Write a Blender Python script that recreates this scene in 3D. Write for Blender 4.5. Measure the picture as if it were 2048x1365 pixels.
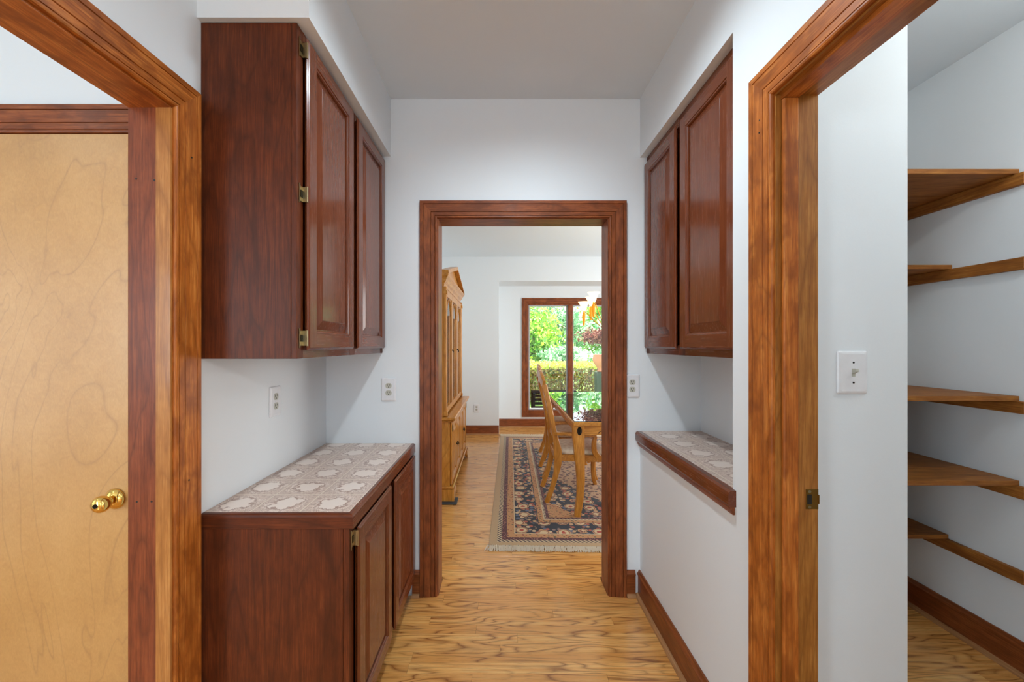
import bpy, bmesh, math, random
from mathutils import Vector, Matrix
import numpy as np

random.seed(7)
np.random.seed(7)
S = bpy.context.scene
for o in list(bpy.data.objects):
    bpy.data.objects.remove(o, do_unlink=True)
COL = S.collection
PI = math.pi
CAMZ = 1.353

# ------------------------------------------------------------------ camera
cd = bpy.data.cameras.new('camera')
cd.sensor_width = 36.0
cd.lens = 800 / 2048 * 36.0
cd.shift_x = (1024 - 1003) / 2048
cd.shift_y = (690 - 682.5) / 2048
cd.clip_start = 0.02
cam = bpy.data.objects.new('camera', cd)
COL.objects.link(cam)
cam.location = (0, 0, CAMZ)
cam.rotation_euler = (PI / 2, 0, 0)
S.camera = cam

# ------------------------------------------------------------------ world, lights, exposure
S.view_settings.view_transform = 'Standard'
S.view_settings.look = 'None'
S.view_settings.gamma = 1
S.view_settings.exposure = 0.03
S.view_settings.use_curve_mapping = False
W = bpy.data.worlds.new('world')
S.world = W
W.use_nodes = True
bg = W.node_tree.nodes['Background']
bg.inputs[0].default_value = (0.80, 0.90, 1.0, 1)
bg.inputs[1].default_value = 3.8


def lamp(name, kind, loc, energy, color=(1, 1, 1), size=0.1, size_y=None, rot=(0, 0, 0), spot=None):
    d = bpy.data.lights.new(name, kind)
    d.energy = energy
    d.color = color
    if kind == 'AREA':
        d.shape = 'RECTANGLE'
        d.size = size
        d.size_y = size_y or size
    elif kind == 'SUN':
        d.angle = size
    else:
        d.shadow_soft_size = size
    if spot:
        d.spot_size = spot
        d.spot_blend = 1.0
    o = bpy.data.objects.new(name, d)
    COL.objects.link(o)
    o.location = loc
    o.rotation_euler = rot
    return o


lamp('sun', 'SUN', (3, 12, 10), 17.0, (1, .95, .84), 0.009, rot=(math.radians(-32), math.radians(18), 0))
lamp('passage_downlight', 'SPOT', (0.10, 1.30, 2.668), 84, (.76, .89, .97), .05, spot=math.radians(164))
lamp('passage_ceiling_light', 'POINT', (0.12, -1.20, 2.60), 6, (.74, .90, 1), .06)
lamp('kitchen_ceiling_light', 'POINT', (2.25, -2.23, 2.53), 88, (.95, .95, .93), .10)
lamp('kitchen_fill_light', 'AREA', (0.1, -4.05, 1.10), 40, (.70, .84, 1), 3.2, 2.0, rot=(PI / 2, 0, 0))  # fill added behind the camera to brighten low walls and floor
lamp('kitchen_side_window_light', 'AREA', (-3.25, -2.3, 1.5), 84, (.74, .89, 1), 1.4, 1.1, rot=(PI / 2, 0, -PI / 2))
lamp('hall_ceiling_light', 'POINT', (-2.60, 0.0, 2.60), 2.5, (.82, .95, 1), .10)
lamp('hall_window_light', 'AREA', (-3.25, .10, 1.30), 6, (.84, .95, 1), 1.0, 1.3, rot=(PI / 2, 0, -PI / 2))
lamp('pantry_ceiling_light', 'POINT', (1.72, 0.78, 2.42), 12.0, (.97, .99, .97), .06)
lamp('dining_fill_light', 'AREA', (3.14, 4.2, 1.35), 84, (.95, .98, .98), 2.2, 1.7, rot=(PI / 2, 0, PI / 2))  # unseen fill added at the right wall to brighten the dining room


# ------------------------------------------------------------------ node helper
def srgb(r, g, b):
    f = lambda c: (c / 255 / 12.92) if c / 255 <= .04045 else ((c / 255 + .055) / 1.055) ** 2.4
    return (f(r), f(g), f(b), 1.0)


class G:
    def __init__(self, name):
        self.m = bpy.data.materials.new(name)
        self.m.use_nodes = True
        self.t = self.m.node_tree
        self.b = self.t.nodes['Principled BSDF']
        self.out = self.t.nodes['Material Output']

    def put(self, sock, v):
        if isinstance(v, bpy.types.NodeSocket):
            self.t.links.new(v, sock)
        elif v is not None:
            if sock.type == 'RGBA' and len(v) == 3:
                v = (*v, 1)
            sock.default_value = v

    def n(self, typ, ins=None, out=0, **props):
        nd = self.t.nodes.new(typ)
        for k, v in props.items():
            setattr(nd, k, v)
        for k, v in (ins or {}).items():
            self.put(nd.inputs[k], v)
        return nd.outputs[out]

    def math(self, op, a, b=0.0, c=None, clamp=False):
        ins = {0: a, 1: b}
        if c is not None:
            ins[2] = c
        return self.n('ShaderNodeMath', ins, operation=op, use_clamp=clamp)

    def vmath(self, op, a, b):
        return self.n('ShaderNodeVectorMath', {0: a, 1: b}, operation=op)

    def coord(self, which='Object'):
        nd = self.t.nodes.new('ShaderNodeTexCoord')
        return nd.outputs[which]

    def attr(self, name, out='Fac'):
        nd = self.t.nodes.new('ShaderNodeAttribute')
        nd.attribute_name = name
        return nd.outputs[out]

    def sep(self, v):
        nd = self.t.nodes.new('ShaderNodeSeparateXYZ')
        self.put(nd.inputs[0], v)
        return nd.outputs[0], nd.outputs[1], nd.outputs[2]

    def comb(self, x, y, z):
        return self.n('ShaderNodeCombineXYZ', {0: x, 1: y, 2: z})

    def noise(self, vec, scale, detail=3, rough=.55, dist=0.0, color=False):
        return self.n('ShaderNodeTexNoise', {'Vector': vec, 'Scale': scale, 'Detail': detail, 'Roughness': rough,
                                             'Distortion': dist}, out=1 if color else 0)

    def voro(self, vec, scale, out=0, feature='F1', rnd=1.0):
        return self.n('ShaderNodeTexVoronoi', {'Vector': vec, 'Scale': scale, 'Randomness': rnd}, out=out, feature=feature)

    def ramp(self, fac, stops, interp='LINEAR'):
        nd = self.t.nodes.new('ShaderNodeValToRGB')
        cr = nd.color_ramp
        cr.interpolation = interp
        while len(cr.elements) < len(stops):
            cr.elements.new(0.5)
        for e, (p, c) in zip(cr.elements, stops):
            e.position = p
            e.color = c if len(c) == 4 else (*c, 1)
        self.put(nd.inputs[0], fac)
        return nd.outputs[0]

    def mix(self, fac, a, b, mode='MIX'):
        nd = self.t.nodes.new('ShaderNodeMix')
        nd.data_type = 'RGBA'
        nd.blend_type = mode
        self.put(nd.inputs[0], fac)
        self.put(nd.inputs[6], a)
        self.put(nd.inputs[7], b)
        return nd.outputs[2]

    def bump(self, h, strength=.1, dist=.01):
        v = self.n('ShaderNodeBump', {'Height': h, 'Strength': strength, 'Distance': dist})
        self.put(self.b.inputs['Normal'], v)

    def set(self, **kw):
        al = {'color': 'Base Color', 'rough': 'Roughness', 'metal': 'Metallic', 'coat': 'Coat Weight',
              'coatr': 'Coat Roughness', 'spec': 'Specular IOR Level', 'emit': 'Emission Color',
              'emits': 'Emission Strength', 'sheen': 'Sheen Weight'}
        for k, v in kw.items():
            self.put(self.b.inputs[al[k]], v)
        return self


def plain(name, col, rough=.5, metal=0.0, **kw):
    g = G(name)
    v = g.noise(g.coord(), 40, 2)
    c = g.mix(g.math('MULTIPLY', v, .10), col, (0, 0, 0, 1))
    g.set(color=c, rough=rough, metal=metal, **kw)
    return g.m


def paint(name, col, rough=.55):
    g = G(name)
    v = g.noise(g.coord(), 140, 3)
    w = g.noise(g.coord(), 1.3, 2)
    c = g.mix(g.math('MULTIPLY', w, .06), col, (.7, .72, .72, 1))
    g.set(color=c, rough=rough, spec=.2)
    g.bump(v, .05, .004)
    return g.m


WOODS = {
    # kind: dark, mid, light, roughness, coat, mottle, ring scale
    'trim': (srgb(108, 52, 12), srgb(180, 100, 36), srgb(214, 138, 64), .42, .02, .75, 1.0),
    'trimred': (srgb(78, 36, 14), srgb(142, 74, 36), srgb(172, 98, 52), .40, .06, .6, 1.0),
    'jambred': (srgb(76, 32, 14), srgb(134, 66, 34), srgb(158, 86, 48), .42, .12, .25, 1.4),
    'jamblight': (srgb(138, 82, 36), srgb(184, 122, 60), srgb(206, 146, 80), .40, .15, .3, .8),
    'jambgold': (srgb(108, 62, 18), srgb(166, 106, 44), srgb(190, 132, 64), .40, .15, .25, 1.0),
    'cab': (srgb(46, 18, 4), srgb(96, 42, 14), srgb(120, 58, 24), .45, .0, .30, 1.0),
    'door': (srgb(84, 38, 16), srgb(114, 56, 28), srgb(124, 64, 34), .25, .30, .22, .8),
    'base': (srgb(88, 44, 18), srgb(138, 72, 34), srgb(164, 94, 50), .38, .15, .3, 1.0),
    'shelf': (srgb(100, 56, 18), srgb(160, 98, 40), srgb(192, 130, 60), .55, .0, .25, 1.0),
    'golden': (srgb(150, 88, 24), srgb(202, 134, 52), srgb(230, 168, 82), .30, .22, .2, .9),
    'shoe': (srgb(140, 96, 58), srgb(178, 128, 84), srgb(198, 150, 104), .4, .1, .2, .8),
}
_wc = {}


def wood(kind, axis):
    key = (kind, axis)
    if key in _wc:
        return _wc[key]
    dk, md, lt, ro, co, mo, rs = WOODS[kind]
    g = G('wood_%s_%s' % (kind, axis))
    s = {'x': (.06, 1, 1), 'y': (1, .06, 1), 'z': (1, 1, .06)}[axis]
    p = g.coord()
    off = g.n('ShaderNodeObjectInfo', {}, out=5)
    p0 = g.vmath('ADD', p, g.comb(g.math('MULTIPLY', off, 7.0), g.math('MULTIPLY', off, 11.0), g.math('MULTIPLY', off, 5.0)))
    q = g.vmath('MULTIPLY', p0, s)
    s2 = tuple(.13 if c < 1 else c for c in s)
    n1 = g.noise(g.vmath('MULTIPLY', p0, s2), 5.0 * rs, 2, .45, .12)
    rings = g.math('FRACT', g.math('MULTIPLY', n1, 15.0))
    rings = g.math('POWER', g.math('ABSOLUTE', g.math('MULTIPLY_ADD', rings, 2.0, -1.0)), 5.0)
    fine = g.noise(g.vmath('MULTIPLY', p0, tuple(.03 if c < 1 else c for c in s)), 210, 3, .65)
    pores = g.ramp(g.noise(g.vmath('MULTIPLY', p0, tuple(.05 if c < 1 else c for c in s)), 420, 2, .6), [(.52, (0, 0, 0)), (.68, (1, 1, 1))])
    mot = g.noise(g.vmath('MULTIPLY', p0, tuple(.55 if c < 1 else 1 for c in s)), 17.0, 3, .6, .5)
    mot2 = g.noise(g.vmath('MULTIPLY', p0, tuple(.35 if c < 1 else 1 for c in s)), 24, 3, .6)
    base = g.ramp(g.math('ADD', g.math('MULTIPLY', fine, .62), g.math('MULTIPLY', mot2, .38)),
                  [(.34, tuple(.5 * (a + b) for a, b in zip(dk, md))), (.5, md), (.68, lt)])
    c = g.mix(g.math('MULTIPLY', rings, g.math('MULTIPLY_ADD', fine, .3 if kind == 'door' else .7, .04 if kind == 'door' else .08)), base, dk)
    c = g.mix(g.math('MULTIPLY', pores, .12 if kind in ('door', 'golden') else .35), c, dk)
    shade = g.math('MULTIPLY', g.ramp(g.math('MULTIPLY_ADD', mot2, .35, g.math('MULTIPLY', mot, .65)), [(.40, (1, 1, 1)), (.52, (0, 0, 0))]), mo)
    c = g.mix(shade, c, tuple(.7 * a + .3 * b for a, b in zip(dk, md)))
    g.set(color=c, rough=g.math('MULTIPLY_ADD', fine, .12, ro - .05), coat=co, coatr=.12, spec=.28)
    g.bump(fine, .015 if kind in ('door', 'golden') else .05, .003)
    _wc[key] = g.m
    return g.m


def mat_oak(name, dark, mid, light, rough=.25):
    g = G(name)
    p = g.coord()
    r = g.attr('rnd')
    off = g.comb(g.math('MULTIPLY', r, 37.0), g.math('MULTIPLY', r, 91.0), g.math('MULTIPLY', r, 13.0))
    q = g.vmath('ADD', p, off)
    wide = g.noise(g.vmath('MULTIPLY', q, (1.3, 9.0, 1)), 1.35, 2, .4, .30)
    band = g.math('FRACT', g.math('MULTIPLY', wide, 10.0))
    band = g.math('POWER', g.math('ABSOLUTE', g.math('MULTIPLY_ADD', band, 2.0, -1.0)), 3.2)
    amp = g.math('MULTIPLY_ADD', g.noise(g.vmath('MULTIPLY', q, (.9, 2, 1)), 2.2, 1), 2.6, -.55, clamp=True)
    pores = g.noise(g.vmath('MULTIPLY', q, (14, 330, 1)), 1.0, 3, .65)
    fine = g.noise(g.vmath('MULTIPLY', q, (3, 90, 1)), 1.0, 4, .6)
    base = g.ramp(fine, [(.3, mid), (.7, light)])
    tone = g.math('FRACT', g.math('MULTIPLY', r, 17.3))
    base = g.mix(g.math('MULTIPLY', tone, .7), base, tuple(.8 * m + .2 * d for m, d in zip(mid, dark)))
    gl = g.math('MULTIPLY', g.math('MULTIPLY', band, amp), g.math('MULTIPLY_ADD', pores, 1.0, .35), clamp=True)
    c = g.mix(gl, base, dark)
    c = g.mix(g.math('MULTIPLY', g.ramp(pores, [(.54, (0, 0, 0)), (.66, (1, 1, 1))]), .34), c, dark)
    g.set(color=c, rough=g.math('MULTIPLY_ADD', fine, .10, rough - .05), coat=.35, coatr=.16)
    g.bump(pores, .04, .002)
    return g.m


M = {}
M['wall'] = paint('wall_paint', srgb(236, 241, 244))
M['ceil'] = paint('ceiling_paint', srgb(229, 238, 244), .7)
M['plate'] = plain('white_plastic', srgb(240, 240, 242), .25)
M['recept'] = plain('beige_plastic', srgb(196, 194, 180), .35)
M['black'] = plain('black_slot', srgb(22, 20, 18), .5)
M['brass'] = plain('polished_brass', srgb(240, 200, 110), .10, 1.0)
M['oldbrass'] = plain('aged_brass', srgb(176, 160, 122), .28, 1.0)
M['darkmetal'] = plain('dark_metal', srgb(46, 42, 38), .3, 1.0)
M['oak'] = mat_oak('oak_floor', srgb(122, 62, 22), srgb(230, 158, 80), srgb(250, 198, 122))
M['gap'] = plain('floor_gap', srgb(60, 36, 18), .8)
M['fabric'] = None


# birch flush door
def mat_birch():
    g = G('birch_veneer')
    p = g.coord()
    q = g.vmath('MULTIPLY', p, (1, 1, .42))
    n = g.noise(q, 2.3, 3, .45, 1.0)
    lines = g.math('FRACT', g.math('MULTIPLY', n, 11))
    lines = g.math('POWER', g.math('ABSOLUTE', g.math('MULTIPLY_ADD', lines, 2.0, -1.0)), 16)
    patch = g.noise(p, 3.2, 2)
    curl = g.noise(g.vmath('MULTIPLY', p, (30, 30, 26)), 1, 3, .6, 1.5)
    fine = g.noise(g.vmath('MULTIPLY', p, (220, 220, 90)), 1, 2)
    base = g.ramp(g.math('MULTIPLY_ADD', fine, .25, g.math('MULTIPLY_ADD', patch, .45, g.math('MULTIPLY', curl, .30))),
                  [(.34, srgb(192, 142, 80)), (.5, srgb(204, 154, 90)), (.66, srgb(214, 166, 102))])
    c = g.mix(g.math('MULTIPLY', lines, g.math('MULTIPLY', patch, .55)), base, srgb(140, 94, 50))
    g.set(color=c, rough=.40, coat=.7, coatr=.30)
    return g.m


M['birch'] = mat_birch()


def mat_laminate(ox, oy, t=.158):
    g = G('laminate_print')
    x, y, z = g.sep(g.coord())
    wob = g.noise(g.coord(), 40, 3, .6)
    wv = g.math('MULTIPLY_ADD', wob, .20, -.10)
    fx = g.math('SUBTRACT', g.math('FRACT', g.math('DIVIDE', g.math('SUBTRACT', x, ox), t)), .5)
    fy = g.math('SUBTRACT', g.math('FRACT', g.math('DIVIDE', g.math('SUBTRACT', y, oy), t)), .5)
    ax = g.math('ABSOLUTE', fx)
    ay = g.math('ABSOLUTE', fy)
    r = g.math('SQRT', g.math('ADD', g.math('MULTIPLY', fx, fx), g.math('MULTIPLY', fy, fy)))
    ang = g.math('ARCTAN2', fy, fx)
    lob = g.math('ADD', wv, g.math('MULTIPLY', g.math('COSINE', g.math('MULTIPLY', ang, 6.0)), .022))
    d = g.math('ADD', g.math('ADD', r, lob), wv)
    cream = srgb(236, 218, 205)
    tan = srgb(216, 192, 176)
    brown = srgb(160, 124, 108)
    ring = g.ramp(d, [(.0, cream), (.27, cream), (.30, brown), (.345, tan), (.39, cream), (.42, tan), (.6, tan)])
    vein = g.math('SINE', g.math('MULTIPLY', g.noise(g.coord(), 14, 3, .6, 1.4), 80))
    vein = g.math('POWER', g.math('MULTIPLY_ADD', vein, .5, .5), 4)
    msk = g.math('GREATER_THAN', d, .27)
    c = g.mix(g.math('MULTIPLY', g.math('MULTIPLY', vein, msk), .75), ring, brown)
    edge = g.math('MAXIMUM', ax, ay)
    line = g.math('GREATER_THAN', edge, .487)
    c = g.mix(g.math('MULTIPLY', line, .85), c, srgb(232, 216, 196))
    g.set(color=c, rough=.32, spec=.45)
    return g.m


# ------------------------------------------------------------------ mesh helpers
class B:
    """collects shapes into one mesh"""

    def __init__(self):
        self.v, self.f, self.mi, self.sm = [], [], [], []
        self.cur = 0
        self.smooth = False

    def add(self, vs, fs):
        k = len(self.v)
        self.v += [tuple(p) for p in vs]
        for f in fs:
            self.f.append(tuple(i + k for i in f))
            self.mi.append(self.cur)
            self.sm.append(self.smooth)
        return self

    def box(self, x0, x1, y0, y1, z0, z1):
        if x0 > x1: x0, x1 = x1, x0
        if y0 > y1: y0, y1 = y1, y0
        if z0 > z1: z0, z1 = z1, z0
        vs = [(x, y, z) for z in (z0, z1) for y in (y0, y1) for x in (x0, x1)]
        return self.add(vs, [(0, 2, 3, 1), (4, 5, 7, 6), (0, 1, 5, 4), (2, 6, 7, 3), (0, 4, 6, 2), (1, 3, 7, 5)])

    def cbox(self, x0, x1, y0, y1, z0, z1, c=.003):
        """box with all edges chamfered"""
        if x0 > x1: x0, x1 = x1, x0
        if y0 > y1: y0, y1 = y1, y0
        if z0 > z1: z0, z1 = z1, z0
        c = min(c, (x1 - x0) * .45, (y1 - y0) * .45, (z1 - z0) * .45)
        bm = bmesh.new()
        bmesh.ops.create_cube(bm, size=1)
        for v in bm.verts:
            v.co = Vector(((x0 + x1) / 2 + v.co.x * (x1 - x0), (y0 + y1) / 2 + v.co.y * (y1 - y0), (z0 + z1) / 2 + v.co.z * (z1 - z0)))
        bmesh.ops.bevel(bm, geom=bm.edges[:], offset=c, segments=1, affect='EDGES')
        bm.verts.index_update()
        vs = [v.co[:] for v in bm.verts]
        fs = [[v.index for v in f.verts] for f in bm.faces]
        bm.free()
        return self.add(vs, fs)

    def loft(self, rings, cap=True, closed=True):
        n = len(rings[0])
        vs = [p for r in rings for p in r]
        fs = []
        for i in range(len(rings) - 1):
            for j in range(n if closed else n - 1):
                a, b = i * n + j, i * n + (j + 1) % n
                fs.append((a, b, b + n, a + n))
        if cap:
            fs.append(tuple(range(n))[::-1])
            fs.append(tuple((len(rings) - 1) * n + j for j in range(n)))
        return self.add(vs, fs)

    def sweep(self, pts, sizes, side=(0, 1, 0), n=4, cap=True):
        """tube along pts; sizes = (half width along side, half depth) each; n=4 gives rounded-rect (8), else ellipse"""
        pts = [Vector(p) for p in pts]
        side = Vector(side).normalized()
        rings = []
        for i, p in enumerate(pts):
            t = (pts[min(i + 1, len(pts) - 1)] - pts[max(i - 1, 0)]).normalized()
            s = (side - t * side.dot(t)).normalized()
            u = t.cross(s)
            a, b = sizes[i] if isinstance(sizes, list) else sizes
            if n == 4:
                k = .30 * min(a, b)
                prof = [(a, b - k), (a - k, b), (-a + k, b), (-a, b - k), (-a, -b + k), (-a + k, -b), (a - k, -b), (a, -b + k)]
            else:
                prof = [(a * math.cos(2 * PI * j / n), b * math.sin(2 * PI * j / n)) for j in range(n)]
            rings.append([p + s * x + u * y for x, y in prof])
        return self.loft(rings, cap)

    def lathe(self, prof, c=(0, 0, 0), axis='z', n=20):
        """prof: list of (r, h) along the axis"""
        rings = []
        for r, h in prof:
            ring = []
            for j in range(n):
                a, b = r * math.cos(2 * PI * j / n), r * math.sin(2 * PI * j / n)
                q = {'z': (a, b, h), 'y': (a, h, b), 'x': (h, a, b)}[axis]
                ring.append((c[0] + q[0], c[1] + q[1], c[2] + q[2]))
            rings.append(ring)
        return self.loft(rings)

    def prism(self, poly, fn, a, b):
        """poly of (s, t); fn(s, t, w) -> xyz ; extruded w from a to b"""
        n = len(poly)
        vs = [fn(s, t, a) for s, t in poly] + [fn(s, t, b) for s, t in poly]
        fs = [tuple(range(n))[::-1], tuple(range(n, 2 * n))]
        fs += [(j, (j + 1) % n, (j + 1) % n + n, j + n) for j in range(n)]
        return self.add(vs, fs)

    def make(self, name, mats, parent=None, loc=None):
        me = bpy.data.meshes.new(name)
        me.from_pydata(self.v, [], self.f)
        if not isinstance(mats, (list, tuple)):
            mats = [mats]
        for m in mats:
            me.materials.append(m)
        me.polygons.foreach_set('material_index', self.mi)
        me.polygons.foreach_set('use_smooth', self.sm)
        bm = bmesh.new()
        bm.from_mesh(me)
        bmesh.ops.recalc_face_normals(bm, faces=bm.faces[:])
        bm.to_mesh(me)
        bm.free()
        o = bpy.data.objects.new(name, me)
        COL.objects.link(o)
        if parent:
            o.parent = parent
        if loc:
            o.location = loc
        return o


def tag(o, label=None, cat=None, group=None, kind=None):
    if label: o['label'] = label
    if cat: o['category'] = cat
    if group: o['group'] = group
    if kind: o['kind'] = kind
    return o


def thing(name, loc, label, cat, group=None, rz=0.0, kind=None):
    o = bpy.data.objects.new(name, None)
    o.empty_display_size = .05
    COL.objects.link(o)
    o.location = loc
    o.rotation_euler = (0, 0, rz)
    return tag(o, label, cat, group, kind)


def boxes(name, mat, lst, label=None, cat=None, kind='structure', parent=None):
    b = B()
    for q in lst:
        b.box(*q)
    o = b.make(name, mat, parent)
    if parent is None:
        tag(o, label, cat, None, kind)
    return o


def kids(o):
    return [c for c in bpy.data.objects if c.parent == o]


def copy_tree(o, parent=None):
    c = o.copy()
    COL.objects.link(c)
    if parent:
        c.parent = parent
        c.matrix_parent_inverse = o.matrix_parent_inverse
    for ch in kids(o):
        copy_tree(ch, c)
    return c


# ------------------------------------------------------------------ dimensions
XL, XR = -.945, .7465          # passage side walls
Y1, Y1b = 2.156, 2.284         # far passage wall
ZC = 2.679                     # ceiling
DXL, DXR = -.93, 3.20          # dining room
DY = 6.02                      # dining far wall
AY = 6.56                      # window alcove back
PXR = 2.13                     # pantry right wall
YK = -.35                      # where the passage opens to the kitchen

# ------------------------------------------------------------------ walls, ceilings
boxes('wall_left', M['wall'], [
    (-1.062, XL, YK, .22, 0, ZC), (-1.062, XL, .22, 1.165, 2.055, ZC), (-1.062, XL, 1.165, 1.32, 0, ZC),
    (-1.062, XL, 1.32, Y1, 0, ZC)], 'white painted wall on the left with a wood cased opening', 'wall')
boxes('wall_soffit_left', M['wall'], [(XL, -.597, 1.240, Y1, 2.368, ZC)], 'white boxed soffit above the left wall cabinet', 'soffit')
boxes('wall_right', M['wall'], [
    (XR, .857, YK, .30, 0, ZC), (XR, .857, .30, 1.105, 2.055, ZC), (XR, .857, 1.105, 1.20, 0, ZC),
    (XR, 1.218, 1.20, 1.2905, 0, ZC), (XR, 1.218, 1.2905, Y1, 0, .838), (XR, 1.218, 1.2905, Y1, 2.362, ZC),
    (1.075, 1.218, 1.2905, Y1, .838, 2.362)], 'white painted wall on the right with a recessed counter niche', 'wall')
boxes('wall_back', M['wall'], [
    (-1.062, -.36, Y1, Y1b, 0, ZC), (.5925, 2.25, Y1, Y1b, 0, ZC), (-.36, .5925, Y1, Y1b, 2.056, ZC)],
    'white painted end wall around the doorway to the dining room', 'wall')
boxes('wall_pantry', M['wall'], [(PXR, 2.25, YK, Y1, 0, ZC), (.857, PXR, YK - .1, YK, 0, ZC)],
      'grey white pantry wall carrying the wooden shelves', 'wall')
boxes('wall_hall', M['wall'], [
    (-3.3, -2.05, 1.32, 1.42, 0, ZC), (-2.05, -1.205, 1.32, 1.42, 2.06, ZC), (-1.205, -1.062, 1.32, 1.42, 0, ZC),
    (-3.4, -3.3, YK, 1.42, 0, ZC)], 'white hall wall above the flush birch door', 'wall')
boxes('wall_kitchen', M['wall'], [
    (-3.4, 2.25, -4.25, -4.15, 0, ZC), (-3.4, -3.3, -4.15, YK, 0, ZC), (4.25, 4.35, -4.15, YK - .1, 0, ZC), (2.25, 4.25, YK - .1, YK, 0, ZC), (2.25, 4.35, -4.25, -4.15, 0, ZC)],
    'white kitchen walls behind the camera', 'wall')
boxes('wall_dining_left', M['wall'], [(DXL - .1, DXL, Y1b, DY + .6, 0, ZC)], 'white dining room wall behind the china cabinet', 'wall')
boxes('wall_dining_right', M['wall'], [(DXR, DXR + .1, Y1b, DY + .6, 0, ZC), (2.25, DXR, Y1b - .1, Y1b, 0, ZC)],
      'white dining room wall on the right out of view', 'wall')
wx0, wx1, wz0, wz1 = .426, 1.834, .262, 2.026      # rough window opening
boxes('wall_dining_far', M['wall'], [
    (DXL, -.04, DY, DY + .6, 0, ZC), (2.30, DXR, DY, DY + .6, 0, ZC), (-.04, 2.30, DY, DY + .6, 2.314, ZC),
    (-.04, wx0, AY, AY + .12, 0, 2.314), (wx1, 2.30, AY, AY + .12, 0, 2.314),
    (wx0, wx1, AY, AY + .12, 0, wz0), (wx0, wx1, AY, AY + .12, wz1, 2.314)],
    'white far wall of the dining room with a window alcove', 'wall')
boxes('ceiling', M['ceil'], [
    (-3.4, 4.35, -4.25, YK, ZC, ZC + .1), (-3.4, 2.25, YK, Y1b, ZC, ZC + .1), (DXL - .1, DXR + .1, Y1b, DY + .8, ZC, ZC + .1)],
    'flat white painted ceiling', 'ceiling')

# ------------------------------------------------------------------ floor: slab, planks
fl = boxes('floor', M['gap'], [(-3.4, 4.35, -4.25, YK, -.10, -.013), (-3.4, 2.25, YK, Y1b, -.10, -.013), (DXL - .1, DXR + .1, Y1b, AY + .1, -.10, -.013)],
           'oak strip floor running through passage and dining room', 'floor')
PW = .05715


def plank_geo(b, rnds, x0, x1, y0, y1, r):
    g_ = .0003
    x0 += g_; x1 -= g_; y0 += g_; y1 -= g_
    c = .0005
    vs = [(x0, y0, -.0128), (x1, y0, -.0128), (x1, y1, -.0128), (x0, y1, -.0128),
          (x0, y0, -.0005), (x1, y0, -.0005), (x1, y1, -.0005), (x0, y1, -.0005),
          (x0 + c, y0 + c, 0), (x1 - c, y0 + c, 0), (x1 - c, y1 - c, 0), (x0 + c, y1 - c, 0)]
    fs = [(8, 9, 10, 11)] + [(4 + i, 4 + (i + 1) % 4, 8 + (i + 1) % 4, 8 + i) for i in range(4)] + \
         [(i, (i + 1) % 4, 4 + (i + 1) % 4, 4 + i) for i in range(4)]
    b.add(vs, fs)
    rnds += [r] * 12


def plank_obj(name, items, kind=None):
    b, rn = B(), []
    for it in items:
        plank_geo(b, rn, *it)
    o = b.make(name, M['oak'], fl)
    a = o.data.attributes.new('rnd', 'FLOAT', 'POINT')
    a.data.foreach_set('value', rn)
    if kind:
        o['kind'] = kind
    return o


R = random.Random(11)


def row_pieces(x0, x1, y):
    xs = [x0]
    x = x0 - R.random() * .6
    while True:
        x += .35 + R.random() * .95
        if x > x1 - .12: break
        if x > x0 + .12: xs.append(x)
    xs.append(x1)
    return [(xs[i], xs[i + 1], y, y + PW, R.random()) for i in range(len(xs) - 1)]


far = []
ybase = 1.19 - .0
rows = int((AY - ybase) / PW) + 1
y = Y1 + .003 - 17 * PW
near_n = 0
while y < AY:
    segs = []
    if y + PW <= Y1 + .004:
        segs = [(XL, XR), (.857 if y + PW < 1.2 else 1.218, PXR)]
    elif y < Y1b:
        segs = [(-.34, .5725)]
    elif y < DY:
        segs = [(DXL, DXR)]
    else:
        segs = [(-.04, 2.30)]
    for sx0, sx1 in segs:
        for it in row_pieces(sx0, sx1, y):
            if it[3] > 2.75 or it[1] > 2.2 or it[2] < 1.35:
                far.append(it)
            else:
                plank_obj('plank', [it])
                near_n += 1
    y += PW
yy = Y1 + .003 - 18 * PW
while yy > -.4:
    for sx0, sx1 in [(XL, XR), (.857, PXR), (-3.3, -1.062)]:
        far += row_pieces(sx0, sx1, yy)
    yy -= PW
far.append((-3.3, 4.25, -4.15, yy + PW, .4))
for sx in [(-1.062, XL, .24, 1.145), (XR, .857, .32, 1.085)]:
    far.append((sx[0], sx[1], sx[2], sx[3], .3))
far.append((-3.3, -1.062, Y1 + .003 - 17 * PW, 1.32, .3))
plank_obj('far_planks', far, 'stuff')

# ------------------------------------------------------------------ casings, jambs
CAS = [(0, 0), (0, .008), (.002, .0115), (.006, .013), (.0105, .0125), (.0118, .008), (.0131, .0128), (.031, .0135), (.0325, .0095),
       (.034, .0140), (.072, .0172), (.0735, .013), (.075, .0178), (.089, .0185), (.092, .016), (.092, 0)]


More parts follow.
